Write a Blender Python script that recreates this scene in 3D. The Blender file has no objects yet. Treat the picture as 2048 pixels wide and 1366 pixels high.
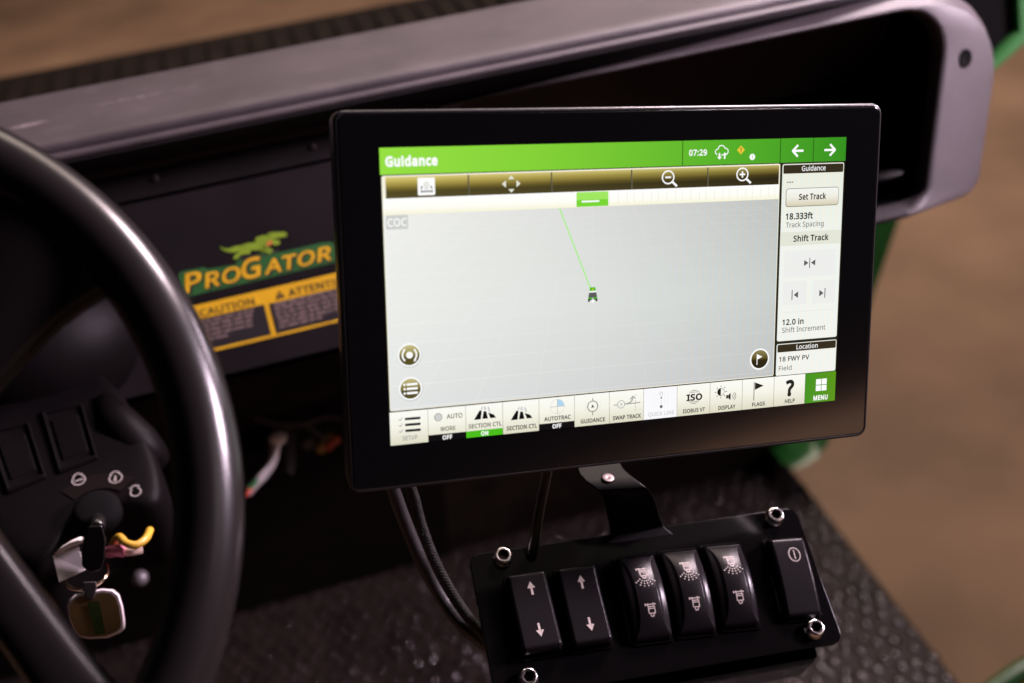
import bpy, math, random
from mathutils import Vector, Matrix
random.seed(7)
S = bpy.context.scene
COL = S.collection

# ------------------------------------------------------------------ camera, world, lamps
# world: origin at the camera, +X vehicle right, +Y vehicle forward, +Z up; metres
RX = Vector((0.9555894527, -0.2380480190, 0.1737294981))
RY = Vector((-0.2766914924, -0.5217934977, 0.8069531361))
RZ = Vector((-0.1014426730, -0.8191853798, -0.5644862245))
ROWS = Matrix((RX, RY, RZ))                       # camera axes (right, down, forward) -> world
FPX = 2250.0
cam = bpy.data.cameras.new('camera')
camo = bpy.data.objects.new('camera', cam)
COL.objects.link(camo)
m3 = Matrix(((ROWS[0][0], -ROWS[0][1], -ROWS[0][2]), (ROWS[1][0], -ROWS[1][1], -ROWS[1][2]), (ROWS[2][0], -ROWS[2][1], -ROWS[2][2])))
camo.matrix_world = m3.to_4x4()
cam.sensor_width = 36.0
cam.lens = FPX / 2048.0 * 36.0
cam.clip_start = 0.02
cam.clip_end = 60.0
cam.dof.use_dof = True
cam.dof.focus_distance = 0.528
cam.dof.aperture_fstop = 5.4
S.camera = camo

W = bpy.data.worlds.new('World')
S.world = W
W.use_nodes = True
bg = W.node_tree.nodes['Background']
bg.inputs[0].default_value = (0.75, 0.70, 0.85, 1)
bg.inputs[1].default_value = 0.006


def area(name, loc, target, sx, sy, power, color, spread=180):
    l = bpy.data.lights.new(name, 'AREA')
    l.shape = 'RECTANGLE'
    l.size, l.size_y, l.energy, l.color = sx, sy, power, color
    l.spread = math.radians(spread)
    o = bpy.data.objects.new(name, l)
    COL.objects.link(o)
    o.location = loc
    o.rotation_euler = (Vector(target) - Vector(loc)).to_track_quat('-Z', 'Y').to_euler()
    return o


area('key_lamp', (1.36, 1.30, 0.92), (0.05, 0.56, -0.28), 0.40, 0.40, 19, (1.0, 0.79, 0.86), 75)
area('side_lamp', (1.85, 0.20, 0.42), (0.10, 0.56, -0.32), 0.32, 0.32, 25, (1.0, 0.79, 0.95), 70)
area('ceiling_lamp', (1.7, 4.0, 3.0), (1.2, 2.6, -1.55), 4.0, 2.0, 172, (1.0, 0.82, 0.70))
area('rear_fill', (4.5, -3.5, 4.0), (1.5, -1.5, -1.55), 2.5, 2.0, 30, (1.0, 0.86, 0.80))  # unseen fill added behind the camera for the rear floor and dash face
area('rear_floor_fill', (7.5, -13.0, 4.0), (7.5, -13.0, -1.55), 7.0, 6.0, 1500, (1.0, 0.84, 0.76), 100)  # unseen, added to light the rear floor that the bezel mirrors

S.view_settings.view_transform = 'Standard'
S.view_settings.look = 'None'
S.view_settings.exposure = 0.0
S.view_settings.gamma = 1.0
S.render.engine = 'CYCLES'
S.cycles.use_denoising = True
S.cycles.max_bounces = 6
S.cycles.sample_clamp_indirect = 4.0


# ------------------------------------------------------------------ helpers
def unproject(px, py, depth):
    """point at a depth along the lens axis, from coordinates of the 2048 x 1366 photograph"""
    return ROWS @ Vector(((px - 1024.0) / FPX * depth, (py - 683.0) / FPX * depth, depth))


def on_z(px, py, z):
    r = ROWS @ Vector((px - 1024.0, py - 683.0, FPX))
    return r * (z / r.z)


def srgb(h):
    if isinstance(h, str):
        h = [int(h[i:i + 2], 16) for i in (0, 2, 4)]
    out = []
    for v in h:
        v = v / 255.0
        out.append(v / 12.92 if v <= 0.04045 else ((v + 0.055) / 1.055) ** 2.4)
    return (*out, 1.0)


MATS = {}


def mat(name, color, rough=0.5, metal=0.0, spec=0.5, noise=None, bump=0.0, bscale=400.0, coat=0.0):
    """procedural principled material with slight colour variation and grain"""
    m = bpy.data.materials.new(name)
    m.use_nodes = True
    nt = m.node_tree
    b = nt.nodes['Principled BSDF']
    b.inputs['Base Color'].default_value = (*color, 1)
    b.inputs['Roughness'].default_value = rough
    b.inputs['Metallic'].default_value = metal
    b.inputs['Specular IOR Level'].default_value = spec
    b.inputs['Coat Weight'].default_value = coat
    tc = nt.nodes.new('ShaderNodeTexCoord')
    if noise:
        n = nt.nodes.new('ShaderNodeTexNoise')
        n.inputs['Scale'].default_value = noise[0]
        n.inputs['Detail'].default_value = 6
        nt.links.new(tc.outputs['Object'], n.inputs['Vector'])
        r = nt.nodes.new('ShaderNodeValToRGB')
        r.color_ramp.elements[0].position = 0.3
        r.color_ramp.elements[1].position = 0.75
        r.color_ramp.elements[0].color = (*[c * (1 - noise[1]) for c in color], 1)
        r.color_ramp.elements[1].color = (*[min(1, c * (1 + noise[1])) for c in color], 1)
        nt.links.new(n.outputs['Fac'], r.inputs['Fac'])
        nt.links.new(r.outputs['Color'], b.inputs['Base Color'])
    if bump:
        n2 = nt.nodes.new('ShaderNodeTexNoise')
        n2.inputs['Scale'].default_value = bscale
        n2.inputs['Detail'].default_value = 3
        nt.links.new(tc.outputs['Object'], n2.inputs['Vector'])
        bp = nt.nodes.new('ShaderNodeBump')
        bp.inputs['Strength'].default_value = bump
        bp.inputs['Distance'].default_value = 0.0006
        nt.links.new(n2.outputs['Fac'], bp.inputs['Height'])
        nt.links.new(bp.outputs['Normal'], b.inputs['Normal'])
    MATS[name] = m
    return m


def glow(name, col, col2=None, axis='x', lo=0.0, hi=0.217, strength=1.0, col3=None, col4=None, moire=0.0):
    """lit display pixels: a flat colour, a ramp along one axis, or four corner colours (left/right x top/bottom)"""
    m = bpy.data.materials.new(name)
    m.use_nodes = True
    nt = m.node_tree
    b = nt.nodes['Principled BSDF']
    b.inputs['Base Color'].default_value = (0.002, 0.002, 0.002, 1)
    b.inputs['Roughness'].default_value = 0.12
    b.inputs['Specular IOR Level'].default_value = 0.25
    b.inputs['Emission Strength'].default_value = strength
    b.inputs['Emission Color'].default_value = srgb(col) if not isinstance(col, list) else (0, 0, 0, 1)
    if col2 is not None:
        tc = nt.nodes.new('ShaderNodeTexCoord')
        sp = nt.nodes.new('ShaderNodeSeparateXYZ')
        nt.links.new(tc.outputs['Object'], sp.inputs[0])

        def rng(out, a, z):
            mr = nt.nodes.new('ShaderNodeMapRange')
            mr.inputs[1].default_value, mr.inputs[2].default_value = a, z
            nt.links.new(sp.outputs[out], mr.inputs[0])
            return mr.outputs[0]

        def ramp(fac, stops):
            r = nt.nodes.new('ShaderNodeValToRGB')
            el = r.color_ramp.elements
            while len(el) < len(stops):
                el.new(0.5)
            for e, (p, c) in zip(el, stops):
                e.position, e.color = p, srgb(c)
            nt.links.new(fac, r.inputs['Fac'])
            return r.outputs['Color']
        st = lambda c: c if isinstance(c, list) else None
        s1 = st(col) or [(0, col), (1, col2)]
        if axis == 'x':
            out = ramp(rng(0, lo, hi), s1)
        elif axis == 'y':
            out = ramp(rng(1, -lo, -hi), s1)
        else:                                   # two vertical ramps blended along x
            fy = rng(1, -lo, -hi)
            a_, b_ = ramp(fy, col3), ramp(fy, col4)
            mx = nt.nodes.new('ShaderNodeMix')
            mx.data_type = 'RGBA'
            nt.links.new(rng(0, 0.0, 0.185), mx.inputs[0])
            nt.links.new(a_, mx.inputs[6])
            nt.links.new(b_, mx.inputs[7])
            out = mx.outputs[2]
        if moire:                               # the faint coloured banding of the lcd grid
            wv = nt.nodes.new('ShaderNodeTexWave')
            wv.inputs['Scale'].default_value = 95
            wv.inputs['Distortion'].default_value = 3.0
            wv.inputs['Detail'].default_value = 1.0
            wv.inputs['Detail Scale'].default_value = 0.35
            nt.links.new(tc.outputs['Object'], wv.inputs['Vector'])
            r = nt.nodes.new('ShaderNodeValToRGB')
            e = r.color_ramp.elements
            e[0].color, e[1].color = (0.90, 0.97, 1.0, 1), (1.0, 0.96, 0.90, 1)
            nt.links.new(wv.outputs['Color'], r.inputs['Fac'])
            mr = nt.nodes.new('ShaderNodeMapRange')
            mr.inputs[1].default_value, mr.inputs[2].default_value, mr.inputs[4].default_value = 0.10, 0.185, moire
            nt.links.new(sp.outputs[0], mr.inputs[0])
            mm = nt.nodes.new('ShaderNodeMix')
            mm.data_type, mm.blend_type = 'RGBA', 'MULTIPLY'
            nt.links.new(mr.outputs[0], mm.inputs[0])
            nt.links.new(out, mm.inputs[6])
            nt.links.new(r.outputs['Color'], mm.inputs[7])
            out = mm.outputs[2]
        nt.links.new(out, b.inputs['Emission Color'])
    MATS[name] = m
    return m


MW = {}


def thing(name, label, cat, matrix=None, group=None, kind=None):
    o = bpy.data.objects.new(name, None)
    o.empty_display_size = 0.02
    COL.objects.link(o)
    M = matrix if matrix is not None else Matrix()
    o.matrix_world = M
    MW[o.name] = M
    tag(o, label, cat, group, kind)
    return o


def tag(o, label, cat=None, group=None, kind=None):
    if label:
        o['label'] = label
    if cat:
        o['category'] = cat
    if group:
        o['group'] = group
    if kind:
        o['kind'] = kind
    return o


class MB:
    """collects shapes of one mesh; mats are picked by name"""

    def __init__(s):
        s.v, s.f, s.m, s.sm, s.mats = [], [], [], [], []

    def add(s, vs, fs, m, smooth=False):
        if m not in s.mats:
            s.mats.append(m)
        k, b = s.mats.index(m), len(s.v)
        s.v += [Vector(p) for p in vs]
        for f in fs:
            s.f.append([i + b for i in f])
            s.m.append(k)
            s.sm.append(smooth)
        return s

    def box(s, a, b, m):
        (x0, y0, z0), (x1, y1, z1) = a, b
        vs = [(x0, y0, z0), (x1, y0, z0), (x1, y1, z0), (x0, y1, z0), (x0, y0, z1), (x1, y0, z1), (x1, y1, z1), (x0, y1, z1)]
        return s.add(vs, [(3, 2, 1, 0), (4, 5, 6, 7), (0, 1, 5, 4), (1, 2, 6, 5), (2, 3, 7, 6), (3, 0, 4, 7)], m)

    def loft(s, loops, m, smooth=True, closed=True, cap0=False, cap1=False):
        n = len(loops[0])
        vs = [p for l in loops for p in l]
        fs = []
        for i in range(len(loops) - 1):
            for j in range(n if closed else n - 1):
                k = (j + 1) % n
                fs.append((i * n + j, i * n + k, (i + 1) * n + k, (i + 1) * n + j))
        nf = len(fs)
        if cap0:
            fs.append(tuple(range(n - 1, -1, -1)))
        if cap1:
            fs.append(tuple((len(loops) - 1) * n + j for j in range(n)))
        s.add(vs, fs, m, smooth)
        for k in range(len(fs) - nf):
            s.sm[-1 - k] = False
        return s

    def tube(s, pts, rad, m, seg=12, cap=True, flat=1.0):
        pts = [Vector(p) for p in pts]
        rs = rad if isinstance(rad, (list, tuple)) else [rad] * len(pts)
        loops, up = [], None
        for i, p in enumerate(pts):
            t = (pts[min(i + 1, len(pts) - 1)] - pts[max(i - 1, 0)]).normalized()
            if up is None:
                up = t.orthogonal().normalized()
            up = (up - t * up.dot(t)).normalized()
            w = t.cross(up)
            loops.append([p + (up * math.cos(a) * flat + w * math.sin(a)) * rs[i] for a in [2 * math.pi * k / seg for k in range(seg)]])
        return s.loft(loops, m, True, True, cap, cap)

    def lathe(s, prof, M, m, seg=32, cap=True):
        loops = [[M @ Vector((r * math.cos(a), r * math.sin(a), z)) for a in [2 * math.pi * k / seg for k in range(seg)]] for r, z in prof]
        return s.loft(loops, m, True, True, prof[0][0] > 1e-6, cap and prof[-1][0] > 1e-6)

    def ball(s, c, rx, ry, rz, m, M=None, seg=20, ring=12):
        loops = []
        for i in range(1, ring):
            a = math.pi * i / ring
            loops.append([(math.sin(a) * math.cos(b) * rx, math.sin(a) * math.sin(b) * ry, -math.cos(a) * rz) for b in [2 * math.pi * k / seg for k in range(seg)]])
        R = (M or Matrix.Identity(3))
        loops = [[Vector(c) + R @ Vector(p) for p in l] for l in loops]
        return s.loft(loops, m, True, True, True, True)

    def build(s, name, parent=None, world=False, bevel=0.0, seg=2, sub=0):
        me = bpy.data.meshes.new(name)
        vs = s.v
        if world and parent is not None:
            inv = MW[root_of(parent)].inverted()
            vs = [inv @ p for p in vs]
        me.from_pydata([tuple(p) for p in vs], [], s.f)
        for n in s.mats:
            me.materials.append(MATS[n])
        me.polygons.foreach_set('material_index', s.m)
        me.polygons.foreach_set('use_smooth', s.sm)
        me.update()
        o = bpy.data.objects.new(name, me)
        COL.objects.link(o)
        if parent is not None:
            o.parent = parent
        if bevel:
            b = o.modifiers.new('bevel', 'BEVEL')
            b.width, b.segments, b.limit_method = bevel, seg, 'ANGLE'
            b.angle_limit = math.radians(35)
            b.harden_normals = False
            for p in me.polygons:
                p.use_smooth = True
            wn = o.modifiers.new('normals', 'WEIGHTED_NORMAL')
            wn.keep_sharp = False
        if sub:
            q = o.modifiers.new('subdivision', 'SUBSURF')
            q.levels = q.render_levels = sub
        return o


def root_of(o):
    while o.parent is not None:
        o = o.parent
    return o.name


def rrect(x0, y0, x1, y1, r, n=5, rs=None):
    """rounded rectangle, counter-clockwise for x0<x1, y0<y1; rs = radii at (x1,y1),(x0,y1),(x0,y0),(x1,y0)"""
    rs = rs or [r] * 4
    out = []
    for (cx, cy, sx, sy, a0), q in zip(((x1, y1, -1, -1, 0), (x0, y1, 1, -1, 90), (x0, y0, 1, 1, 180), (x1, y0, -1, 1, 270)), rs):
        for k in range(n + 1):
            a = math.radians(a0 + 90 * k / n)
            out.append((cx + sx * q + q * math.cos(a), cy + sy * q + q * math.sin(a)))
    return out


# letter outlines in thousandths of an em: advance, closed loops
GLYPHS = {
    ' ': (175, []),
    '-': (216, ["27 154 27 206 189 206 189 154"]),
    '.': (180, ["89 -9 74 -7 60 1 51 15 48 36 51 57 60 71 74 79 89 81 106 79 119 71 129 57 132 36 129 15 119 1 106 -7"]),
    '0': (384, ["191 -7 142 1 102 22 72 59 50 108 37 169 33 240 35 290 40 334 49 373 61 407 78 435 99 458 125 474 156 484 191 487 241 480 281 458 312 422 334 373 347 313 351 240 349 191 344 147 335 108 322 74 305 45 284 23 258 6 227 -3", "191 44 224 49 249 65 268 92 281 130 289 180 291 240 289 300 281 349 268 388 249 415 224 431 191 437 159 431 133 415 115 388 102 349 95 300 92 240 95 180 102 131 115 93 133 65 159 49"]),
    '1': (384, ["181 0 181 335 181 381 183 418 164 400 142 381 91 339 60 379 189 480 238 480 238 0"]),
    '2': (384, ["32 0 32 49 158 176 219 240 241 268 257 296 266 324 269 355 263 390 246 415 219 431 185 436 152 433 123 424 69 390 38 430 68 452 102 470 128 479 155 484 185 486 226 482 262 471 291 452 312 427 325 396 330 359 326 322 314 288 296 256 271 224 207 155 107 56 107 54 349 54 349 0"]),
    '3': (384, ["162 -7 92 -1 60 7 30 19 30 75 95 51 163 43 202 46 233 54 256 68 277 98 284 138 275 176 249 202 222 213 189 220 150 222 103 222 103 273 150 273 187 275 217 284 240 298 263 326 271 363 265 394 247 417 219 432 183 437 147 434 117 425 62 396 33 437 62 455 96 471 123 480 152 485 183 486 229 483 266 471 294 453 315 428 327 400 331 367 328 337 319 312 304 290 284 274 260 261 232 253 232 250 267 243 296 231 318 214 333 192 343 166 346 136 341 97 326 62 302 33 266 11 237 1 202 -5"]),
    '7': (384, ["91 0 288 426 30 426 30 480 351 480 351 434 156 0"]),
    '8': (384, ["193 -7 146 -3 106 8 75 27 51 53 38 85 33 122 36 153 47 179 63 202 83 221 132 251 100 273 73 299 54 332 48 372 53 406 67 434 89 456 118 473 153 483 191 486 231 483 265 473 295 457 317 434 331 406 335 371 332 344 323 321 308 301 289 283 244 254 298 222 319 203 336 181 347 155 351 124 346 87 332 55 308 29 276 9 238 -3", "194 277 226 293 253 312 271 337 277 369 271 399 253 421 226 434 191 439 157 434 130 421 112 399 106 369 109 347 118 328 132 312 150 299", "192 40 235 46 267 63 286 90 293 124 286 156 265 182 245 196 221 210 192 222 181 226 154 213 132 199 114 183 96 155 91 122 97 90 116 63 147 46"]),
    '9': (384, ["129 -7 98 -5 69 0 69 50 96 44 128 42 171 46 205 57 233 75 254 99 269 128 280 161 289 235 285 235 267 214 243 196 211 183 171 179 133 184 99 196 72 217 50 246 38 282 34 324 36 356 42 385 53 411 76 443 106 467 130 478 157 484 187 486 216 484 244 476 269 463 292 445 312 422 328 393 340 359 347 320 349 275 348 240 345 206 340 173 332 141 322 110 307 82 289 57 267 35 240 17 208 4 171 -4", "184 226 214 229 240 239 261 254 276 272 286 292 289 314 287 342 278 371 264 397 244 418 218 432 187 437 149 430 119 409 104 387 95 359 92 325 98 284 115 252 143 232"]),
    ':': (180, ["89 278 74 281 60 289 51 303 48 324 51 345 60 359 74 367 89 369 106 367 119 359 129 345 132 324 129 303 119 289 106 281", "89 -9 74 -7 60 1 51 15 48 36 51 57 60 71 74 79 89 81 106 79 119 71 129 57 132 36 129 15 119 1 106 -7"]),
    '?': (291, ["94 135 94 153 99 197 117 232 150 267 191 304 212 333 218 367 212 396 197 417 171 430 136 435 105 432 78 426 29 406 8 453 67 477 102 484 140 486 180 483 213 472 239 455 258 431 270 402 274 369 272 341 264 317 237 278 195 240 161 208 145 180 141 146 141 135", "120 -9 104 -7 90 1 82 15 79 36 82 57 90 71 104 79 120 81 136 79 149 71 158 57 161 36 158 15 149 1 136 -7"]),
    'A': (429, ["0 0 187 482 242 482 428 0 366 0 308 148 118 148 61 0", "138 202 290 202 236 347 230 367 221 396 214 419 203 378 193 347"]),
    'B': (437, ["65 0 65 480 202 480 257 477 303 468 338 453 364 431 379 400 384 361 378 322 361 290 332 268 293 255 293 251 322 244 348 234 369 218 386 197 397 170 400 136 395 96 380 63 356 36 322 16 282 4 234 0", "126 275 214 275 251 278 279 284 299 295 316 320 322 354 315 388 294 411 272 420 242 426 205 428 126 428", "126 51 222 51 261 54 290 62 311 76 330 105 336 141 329 175 310 202 288 215 257 222 218 225 126 225"]),
    'C': (424, ["261 -7 215 -3 174 7 139 24 109 46 85 75 65 109 52 149 44 192 41 240 44 287 53 330 67 368 88 403 114 431 146 455 183 472 225 483 271 486 320 483 364 474 404 458 379 407 330 425 271 433 223 427 182 410 149 381 124 343 110 296 105 240 109 184 123 137 146 98 178 69 219 52 270 46 330 52 385 65 385 13 329 -2"]),
    'D': (490, ["65 0 65 480 213 480 259 477 301 468 338 453 371 432 398 406 420 374 436 336 446 293 449 244 442 170 420 109 383 61 333 27 272 7 199 0", "126 52 191 52 299 73 364 136 385 242 380 301 364 348 338 383 302 408 258 423 204 428 126 428"]),
    'E': (373, ["65 0 65 480 333 480 333 426 126 426 126 277 321 277 321 224 126 224 126 53 333 53 333 0"]),
    'F': (349, ["65 0 65 480 333 480 333 426 126 426 126 257 320 257 320 203 126 203 126 0"]),
    'G': (489, ["271 -7 224 -3 182 7 145 23 114 46 88 74 67 108 53 148 44 191 41 240 44 288 54 331 71 370 93 404 121 433 155 456 195 473 240 483 289 486 366 479 433 458 410 406 352 425 286 433 233 427 188 410 152 381 125 343 109 296 104 240 106 203 112 169 123 139 137 112 157 89 181 70 210 57 245 48 285 46 338 49 379 57 379 199 273 199 273 253 439 253 439 18 361 -1"]),
    'H': (498, ["65 0 65 480 126 480 126 277 371 277 371 480 432 480 432 0 371 0 371 224 126 224 126 0"]),
    'I': (228, ["27 0 27 35 83 48 83 431 27 445 27 480 200 480 200 445 144 431 144 48 200 35 200 0"]),
    'K': (416, ["65 0 65 480 126 480 126 243 167 289 208 334 338 480 408 480 218 271 416 0 345 0 175 229 126 186 126 0"]),
    'L': (352, ["65 0 65 480 126 480 126 54 335 54 335 0"]),
    'M': (609, ["65 0 65 480 154 480 302 87 305 87 455 480 544 480 544 0 484 0 484 295 486 364 489 420 486 420 326 0 277 0 119 420 116 420 120 364 121 291 121 0"]),
    'N': (510, ["65 0 65 480 135 480 391 83 394 83 392 115 390 162 389 209 389 480 445 480 445 0 375 0 118 398 116 398 119 340 121 268 121 0"]),
    'O': (525, ["263 -7 216 -3 174 7 139 24 109 48 84 76 65 111 52 150 44 193 41 241 44 288 52 331 65 370 84 404 109 433 139 456 174 473 216 483 263 487 309 484 349 473 384 456 414 433 439 405 458 370 472 331 481 288 484 240 481 193 472 150 458 110 439 76 414 47 384 24 349 7 308 -3", "263 46 312 51 352 69 382 98 403 137 416 184 420 240 416 297 403 344 382 382 352 411 313 428 263 434 214 428 174 411 143 382 122 344 109 297 105 240 109 184 122 137 143 98 173 69 213 51"]),
    'P': (406, ["65 0 65 480 192 480 249 475 295 463 329 443 353 415 367 380 372 338 368 300 354 264 340 243 320 224 294 208 263 196 225 189 181 187 126 187 126 0", "126 238 174 238 216 241 250 248 276 261 295 279 306 304 310 336 302 376 280 405 257 418 225 425 187 428 126 428"]),
    'Q': (525, ["372 -114 279 -6 270 -7 263 -7 216 -3 174 7 139 24 109 48 84 76 65 111 52 150 44 193 41 241 44 288 52 331 65 370 84 404 109 433 139 456 174 473 216 483 263 487 309 484 349 473 384 456 414 433 439 405 458 370 472 331 481 288 484 240 480 185 468 135 448 91 421 54 386 25 344 5 459 -114", "263 46 312 51 352 69 382 98 403 137 416 184 420 240 416 297 403 344 382 382 352 411 313 428 263 434 214 428 174 411 143 382 122 344 109 297 105 240 109 184 122 137 143 98 173 69 213 51"]),
    'R': (418, ["65 0 65 480 197 480 252 476 296 464 329 446 353 419 367 385 372 343 369 308 358 279 342 256 322 239 276 215 408 0 337 0 221 198 126 198 126 0", "126 249 197 249 233 252 261 259 283 272 303 301 310 340 303 381 281 407 259 418 230 425 194 427 126 427"]),
    'S': (369, ["166 -7 91 -1 34 16 34 74 94 54 169 46 201 48 228 55 249 66 270 91 277 123 274 145 267 163 253 178 232 192 164 222 126 238 96 256 72 276 54 300 44 329 40 364 45 400 60 429 83 454 114 471 138 480 165 485 193 486 266 479 326 459 307 408 253 426 192 433 153 428 124 414 107 392 101 363 104 341 111 323 125 308 144 294 206 267 278 233 303 214 322 191 333 163 337 128 332 89 317 56 291 29 256 9 215 -3"]),
    'T': (373, ["156 0 156 426 7 426 7 480 366 480 366 426 217 426 217 0"]),
    'U': (491, ["243 -7 188 -1 143 15 107 42 81 78 66 121 60 171 60 480 121 480 121 169 124 133 135 102 152 78 176 60 208 49 246 46 286 50 317 61 341 80 357 106 367 135 370 169 370 480 430 480 430 169 428 137 421 107 410 80 394 55 373 34 348 16 318 4 283 -4"]),
    'V': (403, ["171 0 0 480 63 480 171 172 189 117 201 67 214 117 232 173 339 480 403 480 232 0"]),
    'W': (625, ["135 0 8 480 71 480 146 187 160 127 169 73 179 130 194 190 279 480 341 480 429 188 445 127 455 73 465 127 479 187 553 480 616 480 488 0 427 0 334 314 323 353 314 388 310 409 303 372 287 312 196 0"]),
    'Y': (380, ["160 0 160 183 0 480 66 480 190 244 315 480 380 480 220 186 220 0"]),
    'a': (377, ["144 -7 114 -4 86 5 63 19 45 40 34 67 31 100 36 133 50 161 73 183 106 200 150 210 203 215 265 217 265 238 260 277 245 301 222 314 190 318 136 310 89 291 71 335 126 357 159 364 193 366 233 363 266 353 291 337 308 314 319 283 322 245 322 0 279 0 268 51 265 51 241 25 216 7 185 -3", "158 41 200 47 234 66 251 86 261 112 264 144 264 176 211 174 171 170 140 163 118 152 98 130 92 99 97 73 110 55 132 44"]),
    'c': (322, ["201 -7 171 -5 143 2 117 13 93 28 74 48 58 73 46 103 39 138 37 178 39 220 47 256 59 286 76 311 96 332 119 347 146 358 174 365 206 367 259 361 300 347 282 298 244 310 204 315 145 300 110 254 98 179 101 139 110 105 124 79 144 60 170 48 201 44 253 50 294 65 294 13 254 -2"]),
    'd': (413, ["185 -7 143 -2 107 14 77 40 55 76 41 123 37 179 41 236 55 283 78 319 108 346 144 361 185 367 223 363 254 351 278 334 297 314 301 314 299 339 297 367 297 510 356 510 356 0 308 0 300 48 297 48 278 27 254 9 223 -3", "194 42 228 46 255 56 274 74 287 98 295 129 298 168 298 179 295 220 288 254 275 282 256 302 229 314 193 318 164 313 140 301 122 280 109 252 101 218 98 178 101 138 109 105 122 78 141 58 165 46"]),
    'e': (379, ["210 -7 177 -4 147 3 120 14 96 30 75 51 59 76 47 106 39 140 37 177 39 215 46 249 57 279 72 305 90 326 112 344 138 357 166 364 196 367 226 364 252 358 276 347 305 322 327 290 337 264 343 235 345 204 345 169 98 169 102 131 113 100 129 76 152 58 180 47 213 44 274 50 328 69 328 17 274 -1", "99 216 283 216 277 257 262 290 234 311 195 318 158 312 129 291 114 271 105 245"]),
    'f': (231, ["73 0 73 314 10 314 10 342 73 362 73 383 77 425 87 458 104 483 127 500 156 510 190 514 229 510 260 502 244 455 220 462 191 465 165 460 147 446 136 420 132 383 132 360 223 360 223 314 132 314 132 0"]),
    'g': (413, ["195 -161 145 -159 102 -151 65 -138 65 -84 103 -100 148 -109 198 -112 240 -105 271 -85 291 -53 298 -11 298 3 298 27 300 48 297 48 268 17 231 -1 185 -7 142 -1 106 15 76 42 54 79 41 125 37 179 41 233 54 278 76 316 106 344 142 361 185 367 219 363 249 353 275 336 298 312 301 312 309 360 356 360 356 -6 352 -53 338 -92 317 -122 286 -144 245 -157", "194 42 227 45 253 55 273 71 287 94 295 126 298 165 298 179 295 224 287 259 273 285 252 303 226 313 193 317 153 308 123 281 109 254 101 220 98 179 101 138 109 104 123 77 153 50"]),
    'h': (415, ["57 0 57 510 116 510 116 361 113 310 117 310 137 334 164 352 195 362 229 366 269 363 302 352 328 335 346 310 357 276 361 234 361 0 302 0 302 230 293 278 266 307 222 317 186 313 158 302 139 283 126 257 119 225 116 186 116 0"]),
    'i': (173, ["87 420 74 422 62 429 55 441 52 457 55 474 62 486 74 493 87 495 100 493 111 486 119 474 122 457 119 441 111 429 100 422", "57 0 57 360 116 360 116 0"]),
    'k': (359, ["57 0 57 510 116 510 116 244 115 216 113 185 116 185 128 201 144 221 158 238 273 360 343 360 197 206 353 0 281 0 156 168 116 132 116 0"]),
    'l': (173, ["57 0 57 510 116 510 116 0"]),
    'm': (628, ["57 0 57 360 105 360 113 311 117 311 137 336 162 353 192 363 223 367 273 360 310 340 333 306 336 306 358 333 386 352 418 363 452 367 489 363 520 353 543 335 560 310 570 277 574 234 574 0 515 0 515 232 507 279 483 308 442 317 410 314 385 304 367 287 355 264 347 234 345 199 345 0 286 0 286 232 278 279 253 308 212 317 180 313 155 302 137 283 125 258 118 226 116 187 116 0"]),
    'n': (415, ["57 0 57 360 105 360 113 311 117 311 138 336 165 353 197 363 230 367 270 363 302 353 328 335 346 310 357 277 361 234 361 0 302 0 302 230 293 278 266 307 222 317 186 313 158 302 139 283 126 258 119 226 116 187 116 0"]),
    'o': (406, ["202 -7 172 -4 143 3 117 15 94 32 75 53 58 79 46 109 39 143 37 181 42 236 57 282 82 318 116 345 156 361 204 367 236 364 264 357 290 345 314 328 333 307 349 282 361 252 368 218 370 181 365 126 350 79 325 42 291 15 250 -1", "203 42 237 46 263 59 283 80 298 107 306 141 309 181 306 220 298 253 283 281 263 301 236 313 203 317 169 313 143 301 123 281 109 253 101 220 98 181 101 141 109 107 123 80 143 59 170 46"]),
    'p': (413, ["57 -161 57 360 105 360 113 311 116 311 135 333 158 351 189 363 228 367 270 362 305 346 335 320 358 284 372 238 376 181 372 124 358 78 335 41 305 14 269 -1 228 -7 190 -3 159 9 135 26 116 46 112 46 115 17 116 -13 116 -161", "219 42 249 47 273 60 291 82 305 110 312 143 315 181 312 220 304 253 291 280 272 301 248 313 218 317 185 314 159 303 140 286 127 262 119 231 116 192 116 181 119 140 126 106 138 78 157 58 184 46"]),
    'r': (277, ["57 0 57 360 105 360 112 294 115 294 135 322 160 345 190 361 225 367 247 366 267 363 260 308 241 312 221 313 194 309 169 298 147 280 131 256 120 226 116 192 116 0"]),
    't': (242, ["167 -7 140 -4 115 3 94 16 77 37 65 66 62 105 62 314 11 314 11 343 62 366 86 443 121 443 121 360 225 360 225 314 121 314 121 106 125 77 137 57 155 46 177 42 205 44 228 49 228 4 201 -4"]),
    'u': (415, ["184 -7 144 -3 111 7 86 25 68 49 57 83 53 124 53 360 113 360 113 128 122 81 148 52 193 42 229 46 256 57 276 76 289 102 296 134 299 173 299 360 358 360 358 0 310 0 301 48 298 48 277 23 250 6 218 -3"]),
}
TXT = {}


def widen(p, d):
    """move a closed outline outwards by d with limited mitres"""
    out = []
    n_ = len(p)
    for k in range(n_):
        a, b_, c = Vector(p[k - 1]), Vector(p[k]), Vector(p[(k + 1) % n_])
        u, w = (b_ - a), (c - b_)
        if u.length < 1e-6 or w.length < 1e-6:
            out.append(tuple(b_))
            continue
        u, w = u.normalized(), w.normalized()
        n1, n2 = Vector((u.y, -u.x)), Vector((w.y, -w.x))
        m_ = n1 + n2
        if m_.length < .3:
            out.append(tuple(b_ + n1 * d))
            continue
        m_.normalize()
        out.append(tuple(b_ + m_ * (d / max(.6, m_.dot(n1)))))
    return out




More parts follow.
